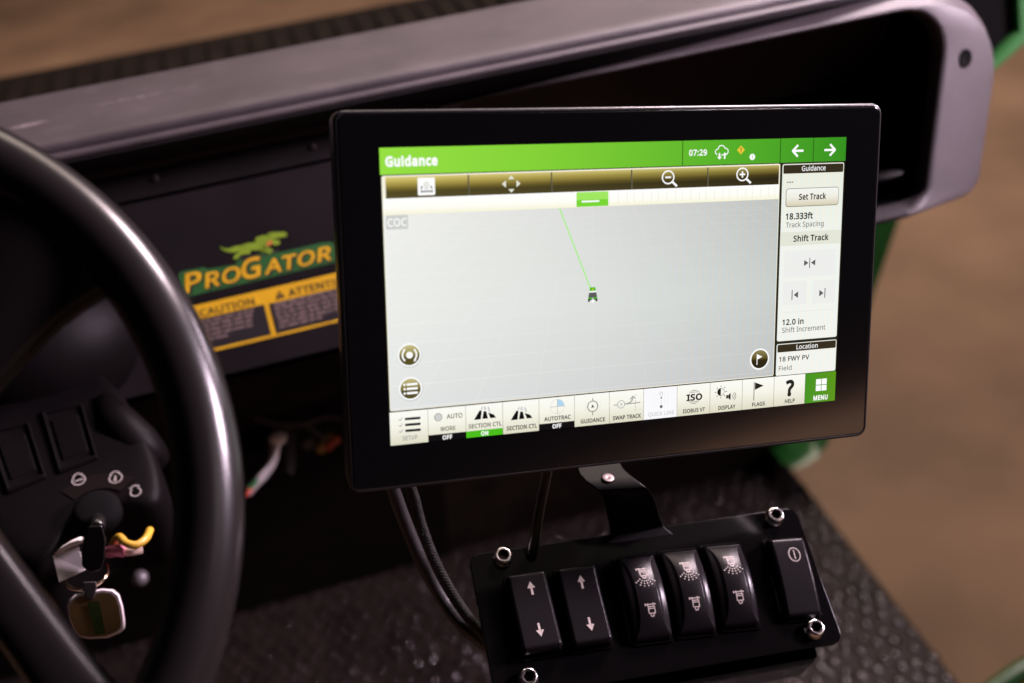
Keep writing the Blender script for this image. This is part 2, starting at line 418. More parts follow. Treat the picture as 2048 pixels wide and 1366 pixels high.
def fill(pol):
    """triangles between outlines and holes"""
    from mathutils.geometry import delaunay_2d_cdt
    vs, fs, n0 = [], [], 0
    for p in pol:
        fs.append(list(range(n0, n0 + len(p))))
        vs += [Vector(q) for q in p]
        n0 += len(p)
    ed = []
    for f in fs:
        ed += [(f[k], f[(k + 1) % len(f)]) for k in range(len(f))]
    v2, _, f2, _, _, _ = delaunay_2d_cdt(vs, ed, [], 0, 1e-6)

    def inside(c):
        w = 0
        for p in pol:
            for k in range(len(p)):
                (x0, y0), (x1, y1) = p[k], p[(k + 1) % len(p)]
                if (y0 > c[1]) != (y1 > c[1]) and c[0] < (x1 - x0) * (c[1] - y0) / (y1 - y0) + x0:
                    w += 1 if y1 > y0 else -1
        return w != 0
    out = []
    for f in f2:
        c = sum((v2[k] for k in f), Vector((0, 0))) / len(f)
        if inside(c):
            a, b_, d = (v2[k] for k in f[:3])
            out.append(tuple(f) if (b_ - a).cross(d - a) > 0 else tuple(f)[::-1])
    return [tuple(v) for v in v2], out


def text_mesh(s, bold=0.0, shear=0.0, space=1.0):
    """flat filled lettering from the outlines; bold widens every stroke"""
    key = (s, bold, shear, space)
    if key not in TXT:
        x, V, F = 0.0, [], []
        for ch in s:
            adv, loops = GLYPHS[ch]
            pol = []
            for lp in loops:
                q = [int(k) / 1000.0 for k in lp.split()]
                pol.append([(q[k], q[k + 1]) for k in range(0, len(q), 2)])
            if pol and bold:
                ar = lambda p: sum(p[k][0] * p[(k + 1) % len(p)][1] - p[(k + 1) % len(p)][0] * p[k][1] for k in range(len(p)))
                sg = 1 if max((ar(p) for p in pol), key=abs) > 0 else -1
                pol = [widen(p, bold * sg) for p in pol]
            if pol:
                vs, fs = fill(pol)
                b0 = len(V)
                V += [(a + x + shear * b_, b_) for a, b_ in vs]
                F += [tuple(k + b0 for k in f) for f in fs]
            x += (adv / 1000.0 + 2 * bold * .6) * space
        TXT[key] = (V, F)
    return TXT[key]


CAPH = None


class Sheet(MB):
    """flat artwork in millimetres, x right, y down, thin layers above a base height; optional height function"""

    def __init__(s, z0=0.0, step=0.00008, zf=None):
        super().__init__()
        s.z0, s.step, s.zf = z0, step, zf

    def P(s, x, y, l):
        z = s.z0 + l * s.step
        if s.zf:
            z += s.zf(x, y)
        return (x / 1000.0, -y / 1000.0, z)

    def poly(s, pts, m, l=0):
        a = sum(pts[i][0] * pts[(i + 1) % len(pts)][1] - pts[(i + 1) % len(pts)][0] * pts[i][1] for i in range(len(pts)))
        if a > 0:
            pts = pts[::-1]
        return s.add([s.P(x, y, l) for x, y in pts], [tuple(range(len(pts)))], m)

    def rect(s, x0, y0, x1, y1, m, l=0):
        return s.poly([(x0, y0), (x1, y0), (x1, y1), (x0, y1)], m, l)

    def rr(s, x0, y0, x1, y1, r, m, l=0, rs=None):
        return s.poly(rrect(x0, y0, x1, y1, r, 5, rs), m, l)

    def disc(s, x, y, r, m, l=0, n=28, ry=None):
        return s.poly([(x + r * math.cos(2 * math.pi * k / n), y + (ry or r) * math.sin(2 * math.pi * k / n)) for k in range(n)], m, l)

    def line(s, pts, w, m, l=0):
        for a, b in zip(pts[:-1], pts[1:]):
            a, b = Vector(a), Vector(b)
            if (b - a).length < 1e-6:
                continue
            t = (b - a).normalized()
            n = Vector((-t.y, t.x)) * w / 2
            e = t * w * 0.18
            s.poly([tuple(a - e + n), tuple(b + e + n), tuple(b + e - n), tuple(a - e - n)], m, l)
        return s

    def arc(s, x, y, r, w, m, l=0, a0=0, a1=360, n=28, ry=None):
        ry = ry or r
        vs, fs = [], []
        for k in range(n + 1):
            a = math.radians(a0 + (a1 - a0) * k / n)
            c, d = math.cos(a), math.sin(a)
            vs += [s.P(x + (r - w / 2) * c, y + (ry - w / 2) * d, l), s.P(x + (r + w / 2) * c, y + (ry + w / 2) * d, l)]
        for k in range(n):
            fs.append((2 * k + 1, 2 * k, 2 * k + 2, 2 * k + 3) if True else None)
        return s.add(vs, [f[::-1] for f in fs], m)

    def text(s, body, x, base, width, cap, m, l=0, bold=0.0, shear=0.0, space=1.0, capref=None):
        global CAPH
        if CAPH is None:
            hv = text_mesh('H')[0]
            CAPH = max(p[1] for p in hv) - min(p[1] for p in hv)
        vs, fs = text_mesh(body, bold, shear, space)
        x0, x1 = min(p[0] for p in vs), max(p[0] for p in vs)
        sx = width / (x1 - x0) if width else cap / CAPH
        sy = cap / CAPH
        return s.add([s.P(x + (p[0] - x0) * sx, base - p[1] * sy, l) for p in vs], fs, m)


# ------------------------------------------------------------------ materials
mat('floor_brown', (0.37, 0.225, 0.145), 0.7, noise=(2.2, 0.34), bump=0.3, bscale=60)
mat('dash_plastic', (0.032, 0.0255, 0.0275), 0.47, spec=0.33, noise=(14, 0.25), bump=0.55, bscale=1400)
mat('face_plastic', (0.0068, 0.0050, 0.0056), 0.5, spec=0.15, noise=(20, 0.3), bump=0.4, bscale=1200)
mat('wheel_plastic', (0.006, 0.005, 0.005), 0.26, spec=0.33, bump=0.05, bscale=900)
mat('console_plastic', (0.0022, 0.0017, 0.0019), 0.45, spec=0.04, noise=(20, 0.3), bump=0.4, bscale=1200)
mat('cowl_plastic', (0.010, 0.007, 0.005), 0.7, spec=0.04, noise=(20, 0.3))
mat('shaded_rail_plastic', (0.006, 0.005, 0.006), 0.6, spec=0.15, noise=(20, 0.3), bump=0.4, bscale=1200)
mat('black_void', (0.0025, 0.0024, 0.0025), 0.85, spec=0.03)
mat('mat_dots', (0.019, 0.0135, 0.0115), 0.11, spec=0.55, noise=(18, 0.3))
mat('mat_rubber', (0.019, 0.0135, 0.0115), 0.55, spec=0.15, noise=(18, 0.4), bump=0.5, bscale=300)
mat('bezel_glass', (0.0018, 0.0018, 0.0020), 0.10, spec=0.42)
mat('housing_plastic', (0.006, 0.006, 0.007), 0.28, spec=0.5, bump=0.1, bscale=1500)
mat('bracket_black', (0.005, 0.0045, 0.005), 0.32, spec=0.10, bump=0.1, bscale=700)
mat('powder_black', (0.0012, 0.0011, 0.0012), 0.10, spec=0.07, bump=0.02, bscale=500)
mat('rocker_plastic', (0.0036, 0.003, 0.0035), 0.25, spec=0.09, bump=0.10, bscale=2600)
mat('print_grey', (0.155, 0.13, 0.118), 0.6, noise=(700, 0.35))
mat('chrome', (0.72, 0.68, 0.68), 0.16, metal=1.0, noise=(300, 0.12), bump=0.2, bscale=900)
mat('socket_dark', (0.05, 0.04, 0.04), 0.35, metal=0.8)
mat('green_paint', (0.015, 0.105, 0.018), 0.30, spec=0.5, coat=0.3, noise=(9, 0.12))
mat('yellow_paint', (0.80, 0.52, 0.12), 0.4, noise=(9, 0.12))
mat('decal_yellow', (0.50, 0.29, 0.005), 0.5, noise=(60, 0.12))
mat('decal_black', (0.010, 0.008, 0.009), 0.5)
mat('decal_green', (0.012, 0.075, 0.014), 0.5, noise=(60, 0.15))
mat('decal_lime', (0.15, 0.24, 0.012), 0.5, noise=(80, 0.2))
mat('decal_orange', (0.45, 0.13, 0.03), 0.5)
mat('decal_grey', (0.19, 0.135, 0.12), 0.6)
mat('cable_black', (0.018, 0.016, 0.018), 0.45, bump=0.4, bscale=800)
mat('paper_white', (0.80, 0.72, 0.72), 0.7, noise=(40, 0.08))
mat('wire_yellow', (0.34, 0.20, 0.015), 0.45, noise=(60, 0.1))
mat('wire_pink', (0.50, 0.14, 0.22), 0.45, noise=(60, 0.1))
mat('wire_cream', (0.50, 0.36, 0.31), 0.5, noise=(60, 0.1))
mat('wire_red', (0.45, 0.06, 0.03), 0.45, noise=(60, 0.1))
mat('wire_green', (0.05, 0.22, 0.08), 0.45, noise=(60, 0.1))
mat('fob_brown', (0.16, 0.095, 0.035), 0.45, noise=(50, 0.15))
mat('fob_white', (0.62, 0.54, 0.58), 0.4, noise=(50, 0.08))
mat('fob_green', (0.03, 0.055, 0.008), 0.5, noise=(200, 0.4))
mat('ring_metal', (0.80, 0.62, 0.46), 0.15, metal=1.0, noise=(120, 0.1))
mat('foil_grey', (0.62, 0.57, 0.60), 0.35, metal=0.0, noise=(90, 0.3), bump=0.5, bscale=300)
mat('cap_grey', (0.055, 0.048, 0.05), 0.4, noise=(40, 0.1))
mat('print_dim', (0.20, 0.18, 0.17), 0.6)
mat('label_brown', (0.003, 0.0016, 0.0014), 0.6, spec=0.06)

# scuffs and dust on the padded ledge
nt = MATS['dash_plastic'].node_tree
bs = nt.nodes['Principled BSDF']
src = bs.inputs['Base Color'].links[0].from_socket
tc = nt.nodes.new('ShaderNodeTexCoord')


def patch(prev, centre, size, scale, lo, hi, col, amount):
    mp = nt.nodes.new('ShaderNodeMapping')
    mp.inputs['Location'].default_value = [-c / s_ for c, s_ in zip(centre, size)]
    mp.inputs['Scale'].default_value = [1 / s_ for s_ in size]
    nt.links.new(tc.outputs['Object'], mp.inputs['Vector'])
    ln = nt.nodes.new('ShaderNodeVectorMath')
    ln.operation = 'LENGTH'
    nt.links.new(mp.outputs[0], ln.inputs[0])
    f1_ = nt.nodes.new('ShaderNodeMapRange')
    f1_.inputs[1].default_value, f1_.inputs[2].default_value, f1_.inputs[3].default_value, f1_.inputs[4].default_value = .2, 1, 1, 0
    nt.links.new(ln.outputs['Value'], f1_.inputs[0])
    nz = nt.nodes.new('ShaderNodeTexNoise')
    nz.inputs['Scale'].default_value, nz.inputs['Detail'].default_value = scale, 5
    nt.links.new(tc.outputs['Object'], nz.inputs['Vector'])
    f2_ = nt.nodes.new('ShaderNodeMapRange')
    f2_.inputs[1].default_value, f2_.inputs[2].default_value, f2_.inputs[4].default_value = lo, hi, amount
    nt.links.new(nz.outputs['Fac'], f2_.inputs[0])
    mu = nt.nodes.new('ShaderNodeMath')
    mu.operation = 'MULTIPLY'
    nt.links.new(f1_.outputs[0], mu.inputs[0])
    nt.links.new(f2_.outputs[0], mu.inputs[1])
    mx = nt.nodes.new('ShaderNodeMix')
    mx.data_type = 'RGBA'
    nt.links.new(mu.outputs[0], mx.inputs[0])
    nt.links.new(prev, mx.inputs[6])
    mx.inputs[7].default_value = (*col, 1)
    return mx.outputs[2]


# object space of the ledge: origin at (0, .85, -.40) before scaling
for c_, sz, sc_, lo_, hi_, am in (((-.155, -.018, .093), (.016, .006, .02), 500, .38, .60, .9), ((-.075, -.004, .093), (.05, .0022, .02), 300, .45, .65, .6),
                                  ((.05, -.02, .093), (.012, .002, .02), 400, .5, .65, .4), ((0, 0, 0), (9, 9, 9), 900, .70, .74, .55), ((0, 0, 0), (9, 9, 9), 45, .55, .80, .035)):
    src = patch(src, [q * .88 for q in c_], sz, sc_, lo_, hi_, (.30, .25, .26), am)
nt.links.new(src, bs.inputs['Base Color'])

# lit pixels of the display
glow('px_header', [(0, (150, 224, 66)), (0.35, (128, 206, 52)), (0.7, (88, 178, 40)), (1, (52, 146, 28))], (0, 0, 0), 'x')  # viewing-angle dimming to the right is painted into the green
glow('px_white', (255, 255, 255))
glow('px_rule', (20, 60, 14))
glow('px_frame', (40, 38, 22))
glow('px_toolbar', (0, 0, 0), (0, 0, 0), '2d', 0.0115, 0.0205,
     col3=[(0, (226, 210, 130)), (0.25, (190, 172, 86)), (0.55, (120, 105, 44)), (0.7, (82, 74, 36)), (1, (84, 76, 40))],
     col4=[(0, (196, 184, 110)), (0.25, (130, 116, 50)), (0.5, (62, 52, 18)), (0.7, (40, 34, 14)), (1, (52, 44, 22))])  # right end painted dimmer, as the panel looks at a slant
glow('px_cream_edge', (250, 244, 224))
glow('px_strip', [(0, (255, 255, 255)), (0.6, (255, 254, 246)), (1, (246, 244, 214))], (0, 0, 0), 'y', 0.0205, 0.0272)
glow('px_tick', (214, 208, 176))
glow('px_map', (0, 0, 0), (0, 0, 0), '2d', 0.027, 0.110,
     col3=[(0, (240, 241, 237)), (0.5, (236, 238, 234)), (1, (226, 229, 227))],
     col4=[(0, (196, 197, 196)), (0.5, (206, 210, 208)), (1, (198, 198, 199))], moire=0.9)  # left-to-right loss of brightness with viewing angle is put into these greys
glow('px_mapline', [(0, (246, 247, 245)), (1, (206, 209, 208))], (0, 0, 0), 'x', 0.0, 0.185)  # follows the painted sideways dimming of the map
glow('px_lime', (160, 232, 96))
glow('px_lime2', (120, 214, 50))
glow('px_track', (150, 246, 100))
glow('px_coc', (206, 208, 204))
glow('px_coc_text', (252, 252, 252))
glow('px_panel', (0, 0, 0), (0, 0, 0), '2d', 0.011, 0.110,
     col3=[(0, (246, 245, 232)), (1, (246, 245, 236))], col4=[(0, (238, 240, 226)), (0.4, (244, 246, 240)), (1, (246, 246, 240))], moire=0.55)
glow('px_panel_head', (52, 44, 26))
glow('px_btn', [(0, (246, 247, 244)), (0.5, (240, 238, 226)), (1, (214, 206, 178))], (0, 0, 0), 'y', 0.0226, 0.0307)
glow('px_btn_edge', (110, 108, 92))
glow('px_text', (34, 30, 26))
glow('px_text_grey', (126, 124, 118))
glow('px_icon_grey', (92, 92, 92))
glow('px_band', (228, 230, 216))
glow('px_lightbtn', (238, 239, 236))
glow('px_bar', [(0, (252, 252, 246)), (0.45, (246, 245, 232)), (1, (222, 219, 196))], (0, 0, 0), 'y', 0.110, 0.1246)
glow('px_bar_edge', (150, 142, 116))
glow('px_disabled', (250, 249, 252))
glow('px_ghost', (206, 208, 206))
glow('px_ghost2', (166, 166, 162))
glow('px_blue', (176, 214, 240))
glow('px_black', (8, 8, 10))
glow('px_on', (74, 190, 24))
glow('px_menu', [(0, (66, 148, 30)), (1, (88, 150, 18))], (0, 0, 0), 'x', 0.2003, 0.217)
glow('px_amber', (240, 200, 60))
glow('px_round', [(0, (214, 206, 150)), (0.4, (150, 138, 70)), (0.6, (84, 74, 26)), (1, (92, 84, 40))], (0, 0, 0), 'y', 0.0809, 0.0909)
glow('px_round_low', [(0, (206, 196, 140)), (0.4, (140, 128, 64)), (0.6, (80, 70, 26)), (1, (92, 84, 40))], (0, 0, 0), 'y', 0.0955, 0.1055)
glow('px_round_flag', [(0, (150, 140, 90)), (0.45, (96, 84, 36)), (0.55, (46, 38, 12)), (1, (40, 34, 14))], (0, 0, 0), 'y', 0.0958, 0.106)

# ------------------------------------------------------------------ ground
g = MB()
n = 24
gv = [(-20 + 44 * i / n, -26 + 48 * j / n, -1.55) for j in range(n + 1) for i in range(n + 1)]
g.add(gv, [(j * (n + 1) + i, j * (n + 1) + i + 1, (j + 1) * (n + 1) + i + 1, (j + 1) * (n + 1) + i) for j in range(n) for i in range(n)], 'floor_brown')
tag(g.build('floor'), 'brown concrete floor of the hall around the vehicle', 'floor', kind='structure')

# ------------------------------------------------------------------ vehicle floor mat with raised dots
MZ = -1.25
t = thing('floor_mat', 'black rubber floor mat with raised dots under the dashboard', 'floor mat', Matrix.Translation((0.2, 0.6, MZ)))
b = MB()
b.box((-0.75, 0.1, MZ - 0.03), (0.706, 1.32, MZ), 'mat_rubber')
b.build('rubber_sheet', t, True, bevel=0.006)
b = MB()
for j in range(52):
    for i in range(47):
        x = -0.42 + i * 0.0245 + (0.01225 if j % 2 else 0)
        y = 0.3 + j * 0.0200
        if x > 0.695 or y > 1.31:
            continue
        x += random.uniform(-.005, .005)
        y += random.uniform(-.005, .005)
        M = Matrix.Translation((x, y, MZ)) @ Matrix.Rotation(random.gauss(0, .14), 4, 'X') @ Matrix.Rotation(random.gauss(0, .14), 4, 'Y') @ Matrix.Scale(random.uniform(.80, 1.15), 4)
        b.lathe([(0.0090, -0.0006), (0.0075, 0.0007), (0.0055, 0.0018), (0.0035, 0.0025), (0.0018, 0.0028), (0.0, 0.0029)], M, 'mat_dots', 12)
o = b.build('raised_dots', t, True)
o['kind'] = 'stuff'

# ------------------------------------------------------------------ dashboard (coordinates before scaling by K about the camera)
K = 0.88
kv = lambda x, y, z: Vector((x * K, y * K, z * K))
dash = thing('dashboard', 'black plastic vehicle dashboard with padded top ledge and open cubby', 'dashboard', Matrix.Translation(kv(0, 0.85, -0.40)))
b = MB()
prof = [(.94, -.40), (.925, -.33), (.916, -.309), (.908, -.301), (.90, -.2972), (.89, -.2962), (.85, -.2950), (.812, -.2935), (.797, -.2926), (.789, -.2924),
        (.7835, -.2930), (.7805, -.2945), (.7795, -.297), (.7795, -.2985), (.7775, -.2990), (.7755, -.2990), (.7737, -.2998), (.7728, -.3012),
        (.7735, -.3036), (.779, -.3060), (.802, -.320), (.83, -.40)]
xs = [-.80, -.6, -.4, -.2, 0, .10, .15, .2, .25, .3, .45, .545, .565, .580, .588]
loops = []
for x in xs:
    e = max(0, (x - .545) / .043)
    cy, cz = .85, -.33
    k = 1 - 0.5 * e * e
    loops.append([kv(x, cy + (y - cy) * k, cz + (z - cz) * k) for y, z in prof])
b.loft(loops, 'dash_plastic', True, False)
b.add(loops[-1], [tuple(range(len(prof)))[::-1]], 'dash_plastic')
o = b.build('top_pad', dash, True)
o.modifiers.new('edges', 'EDGE_SPLIT').split_angle = math.radians(70)

# rail tucked under the ledge, its shade put into a darker plastic
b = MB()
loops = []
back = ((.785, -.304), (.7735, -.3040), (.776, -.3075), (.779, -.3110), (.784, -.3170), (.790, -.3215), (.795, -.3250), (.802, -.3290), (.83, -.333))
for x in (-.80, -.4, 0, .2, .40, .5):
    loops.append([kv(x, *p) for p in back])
b.loft(loops, 'shaded_rail_plastic', True, False)
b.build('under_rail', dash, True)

# open cubby frame on the right
b = MB()


def loop(x0, x1, z0, z1, y, rs, dx=0.0):
    out = []
    for x, z in rrect(x0 - dx, z0 - dx, x1 + dx, z1 + dx, 0, 8, [max(.001, r + dx) for r in rs]):
        y2 = y + .30 * (z + .31) + .32 * max(0.0, x - .535)     # leans towards the driver, rolls off at its end
        t_ = min(1, max(0, (.497 - x) / .17))
        y2 += .045 * t_ * t_ * (3 - 2 * t_) * min(1, max(0, (z + .335) / .018))   # upper rail tucks under the ledge towards the left
        y2 += .050 * t_ * t_ * (3 - 2 * t_) * min(1, max(0, (-.478 - z) / .010))  # so does the lower rail
        u_ = min(1, max(0, (.30 - x) / .15))
        y2 = max(y2, y2 + (.815 - .30 * .05 - y2) * u_ * u_ * (3 - 2 * u_)) if y < .80 else y2
        f_ = y2 / y
        out.append(kv(x * f_, y2, z * f_))
    return out


ro = [.085, .004, .004, .026]
ri = [.042, .012, .012, .016]
OUT = (.122, .603, -.503, -.3040)
INN = (.140, .539, -.491, -.3165)
b.loft([loop(*OUT, .86, ro), loop(*OUT, .785, ro), loop(*OUT, .772, ro, -.0012), loop(*OUT, .762, ro, -.005), loop(*OUT, .755, ro, -.0085)][::-1], 'dash_plastic')
b.loft([loop(*OUT, .755, ro, -.0085), loop(*INN, .751, ri, .008), loop(*INN, .7525, ri, .004), loop(*INN, .757, ri, .001), loop(*INN, .765, ri)][::-1], 'dash_plastic')
b.build('cubby_frame', dash, True)
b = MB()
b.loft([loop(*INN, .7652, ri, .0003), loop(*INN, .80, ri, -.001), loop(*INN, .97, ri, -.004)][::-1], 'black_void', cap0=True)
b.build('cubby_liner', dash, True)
# hole in the post with a dark plug
b = MB()
hy = .7525 + .30 * (-.3632 + .31) + .32 * .027
Mh = Matrix.Translation(kv(.5624, .7525, -.3632) * (hy / .7525)) @ Vector((.32, -1, .3)).to_track_quat('Z', 'Y').to_matrix().to_4x4()
b.lathe([(.0066, -.003), (.0066, .0010), (.0060, .0013), (.0054, .0009), (.0, .0008)], Mh, 'black_void', 24)
b.build('screw_hole', dash, True)
# small rounded latch inside the opening, added to carry a streak of light
b = MB()
c = kv(.496, .752, -.4535) * ((.752 - .043) / .752)
b.ball(c, .017, .0055, .0036, 'console_plastic')
b.build('glint_boss', dash, True)

# leaning face panel below the ledge
al = math.radians(20)
FO, FX, FU = Vector((0, .704, -.313)), Vector((1, 0, 0)), Vector((0, math.sin(al), math.cos(al)))
FN = FU.cross(-FX).normalized()
FN = FX.cross(FU)
FM = Matrix((FX, FU, FN)).transposed().to_4x4()
FM.translation = FO
b = MB()


def fbox(x0, x1, u0, u1, n0, n1, m):
    q = MB().box((x0, u0, n0), (x1, u1, n1), m)
    b.add([FM @ p for p in q.v], q.f, m)


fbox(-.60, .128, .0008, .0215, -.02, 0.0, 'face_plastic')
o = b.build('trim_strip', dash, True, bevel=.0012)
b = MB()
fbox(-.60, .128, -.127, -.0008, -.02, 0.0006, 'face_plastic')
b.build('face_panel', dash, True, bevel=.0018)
for sx, su in ((-.0693, .0119), (.0343, .0108)):
    b = MB()
    Mq = FM @ Matrix.Translation((sx, su, 0.0))
    b.lathe([(.0023, -.0002), (.0021, .0008), (.0014, .0013), (.0006, .0009), (0, .0008)], Mq, 'socket_dark', 16)
    b.build('screw', dash, True)
b = MB()
b.lathe([(.0030, .0008), (.0026, .0010), (0, .0009)], FM @ Matrix.Translation((-.0978, -.0012, 0)), 'black_void', 16)
b.build('clip_hole', dash, True)
# dark knee panel and firewall receding under the face panel
b = MB()
x0, x1 = -.60 , .13
p = [(x0, .655, -.432), (x1, .655, -.432), (x1, .70, -.50), (x0, .70, -.50), (x0, .98, -.62), (x1, .98, -.62), (x1, 1.265, -1.249), (x0, 1.265, -1.249)]
b.add(p, [(0, 1, 2, 3), (3, 2, 5, 4), (4, 5, 6, 7)], 'cowl_plastic')
b.add([(-.8, 1.27, -1.25), (.70, 1.27, -1.25), (.70, 1.20, -.42), (-.8, 1.20, -.42)], [(0, 1, 2, 3)], 'cowl_plastic')
b.build('knee_panel', dash, True)

# ------------------------------------------------------------------ decals on the face panel (mm from the panel origin)
zf0 = 0.0007
Y = lambda pts: [(x, -u) for x, u in pts]
lg = Sheet(zf0, .00012)
lg.poly(Y([(-72.5, -68), (-71.5, -53), (-69.5, -50.6), (-54, -51.2), (-52, -53), (-34, -54), (-31, -51.5), (-27, -50.2), (-14, -50.6), (-11, -52.6), (26, -52.6), (31.5, -53.6), (33.8, -56.5), (32.6, -66.2), (31, -67.6)]), 'decal_green', 0)
for body, x, w, cap in (('P', -70.3, 13.6, 12.0), ('RO', -56.8, 25.2, 9.4), ('G', -31.2, 14.6, 12.6), ('ATOR', -16.9, 46.8, 9.0)):
    lg.text(body, x + .5, 65.6, w, cap, 'decal_black', 1, bold=.045, shear=.22)
    lg.text(body, x, 65.0, w, cap, 'decal_yellow', 2, bold=.018, shear=.22)
lg.poly(Y([(-33, -49.5), (-22, -50.2), (-12, -52), (-5, -49.6), (-3, -52.3), (-27, -53.2)]), 'decal_black', 0.5)
# running reptile emblem
for pts in ([(-41, -39.6), (-39.5, -42.6), (-36.5, -44.9), (-32, -46.0), (-26, -46.0), (-26, -42.6), (-31, -42.0), (-35, -42.8), (-38.3, -42.0)],
            [(-27, -42.5), (-22.5, -41.9), (-17.5, -42.6), (-12, -44.2), (-9.5, -46.4), (-11, -49.6), (-14.5, -48.6), (-19, -47.6), (-24, -46.4), (-27, -46.0)],
            [(-28, -45.8), (-22, -46.6), (-22.4, -49.2), (-27, -48.6), (-30, -49.0), (-31.2, -50.6), (-34.2, -50.3), (-32.8, -47.9), (-30.5, -47.1)],
            [(-14.5, -46.5), (-11.5, -46.7), (-8.6, -48.7), (-7.2, -50.6), (-10.2, -52.1), (-12, -50.8), (-15, -49.4)],
            [(-17.6, -42.8), (-16.4, -39.6), (-12.5, -39.0), (-8.3, -39.6), (-7.2, -43.4), (-11.2, -44.9), (-15.5, -44.0)],
            [(-9.2, -39.6), (-7.6, -38.2), (-3.4, -38.7), (2.8, -39.9), (4.1, -41.4), (3.0, -43.3), (-2.5, -42.9), (-7.4, -43.3)],
            [(-8.5, -43.2), (-4.6, -43.6), (-1.6, -45.0), (-1.9, -46.9), (-4.8, -47.7), (-6.6, -46.2), (-9, -45.4)]):
    lg.poly(Y(pts), 'decal_lime', 3)
lg.poly(Y([(-11.2, -46.4), (-10, -44.4), (-7.0, -43.4), (-6.6, -45.2), (-8.6, -46.6)]), 'decal_orange', 4)
lg.poly(Y([(-7.9, -39.3), (-7.0, -38.9), (-6.6, -39.7), (-7.5, -40.0)]), 'decal_black', 5)
ob = MB()
ob.v, ob.f, ob.m, ob.sm, ob.mats = [FM @ p for p in lg.v], lg.f, lg.m, lg.sm, lg.mats
ob.build('logo_decal', dash, True)

wd = Sheet(zf0, .00012)
wd.rr(-84, 74.9, 76, 108.3, 1.2, 'decal_yellow', 0)
wd.rect(-82, 84.6, -22.2, 106.3, 'decal_black', 1)
wd.rect(-19.0, 85.2, 34, 106.6, 'decal_black', 1)
wd.rect(37, 85.2, 74, 106.6, 'decal_black', 1)
for x in (-69.4, -10.4):
    y = 83.4
    wd.poly([(x - 3.4, y), (x, y - 5.9), (x + 3.4, y)], 'decal_black', 1)
    wd.rect(x - .35, y - 4.2, x + .35, y - 1.9, 'decal_yellow', 2)
    wd.rect(x - .4, y - 1.3, x + .4, y - .6, 'decal_yellow', 2)
wd.text('CAUTION', -64.6, 83.4, 36.8, 4.9, 'decal_black', 1, bold=.012)
wd.text('ATTENTION', -4.6, 83.6, 44.0, 4.9, 'decal_black', 1, bold=.012)
random.seed(11)
for rows, xa, xb in (((87.6, 90.6, 93.8, 97.0, 100.2), -80, -24), ((87.4, 90.4, 93.6, 96.8, 100.0, 103.2), -16.4, 32)):
    for i, y in enumerate(rows):
        x = xa + random.uniform(0, 1)
        end = xb - random.uniform(1, 9) if y < rows[-1] else xa + 30
        while x < end:
            w_ = random.uniform(2.4, 9)
            xe = min(x + w_, end)
            # word-sized strokes of the small print
            q = x
            while q < xe:
                wd.rect(q, y - random.choice((1.3, 1.3, 1.8)), min(q + .75, xe), y + random.choice((0, 0, .4)), 'decal_grey', 2)
                q += 1.0
            x = xe + 1.3
ob = MB()
ob.v, ob.f, ob.m, ob.sm, ob.mats = [FM @ p for p in wd.v], wd.f, wd.m, wd.sm, wd.mats
ob.build('warning_decal', dash, True)

# ------------------------------------------------------------------ dark cowl beyond the dashboard and green bodywork
t = thing('front_cowl', 'dark plastic front cowl behind the dashboard ledge', 'cowl', Matrix.Translation((0, .92, -.36)))
b = MB()
hx = .62
b.add([(-1.1, .80, -.50), (hx, .80, -.50), (hx, 1.50, -.468), (-1.1, 1.50, -.468), (-1.1, 1.545, -.478), (hx, 1.545, -.478), (-1.1, 1.56, -1.1), (hx, 1.56, -1.1)],
      [(0, 1, 2, 3), (3, 2, 5, 4), (4, 5, 7, 6)], 'cowl_plastic', True)
for k in range(60):                                     # moulded louvre ribs along the far edge
    x = -1.05 + k * .0275
    b.box((x, 1.40, -.4725), (x + .012, 1.50, -.4665), 'cowl_plastic')
b.build('cowl_shell', t, True)

t = thing('corner_fender', 'green body corner with dark inner liner beside the dashboard end', 'fender', Matrix.Translation(unproject(2030, 60, 1.1)))
b = MB()
D = 1.10
q = [unproject(x, y, D) for x, y in ((1930, -60), (2036, -60), (2036, 62), (1975, 132), (1930, 170))]
qb = [p + Vector((.0, .10, 0)) for p in q]
b.loft([q, qb], 'black_void', False, True, True, True)
b.build('inner_liner', t, True)
b = MB()
q = [unproject(x, y, D) for x, y in ((1962, 150), (2036, 68), (2030, -60), (2120, -60), (2120, 30), (1970, 160))]
q2 = [p + Vector((-.004, -.006, .004)) for p in q]
qb = [p + Vector((.0, .10, 0)) for p in q]
b.loft([q2, qb], 'green_paint', False, True, True, True)
b.build('outer_skin', t, True, bevel=.004, seg=3)

t = thing('side_sill', 'green painted body sill running down behind the display', 'body panel', Matrix.Translation(unproject(1700, 700, 1.85)))
b = MB()
pts = [(1803, 425), (1793, 455), (1771, 520), (1750, 580), (1715, 700), (1682, 800), (1656, 888), (1640, 912), (1612, 930), (1588, 938)]
D = 1.9
outer = [unproject(x, y, D - .0003 * (y - 425)) for x, y in pts]
back = Vector((.01, .10, -.02))
loops = []
for i_, p_ in enumerate(outer):
    w_ = Vector((-.055, 0, 0)) if i_ < 6 else Vector((-.010, 0, .0))
    loops.append([p_, p_ + back, p_ + back + w_, p_ + w_ + Vector((0, .02, 0))])
b.loft(loops, 'green_paint', False, True, True, True)
b.build('sill_panel', t, True, bevel=.006, seg=3)

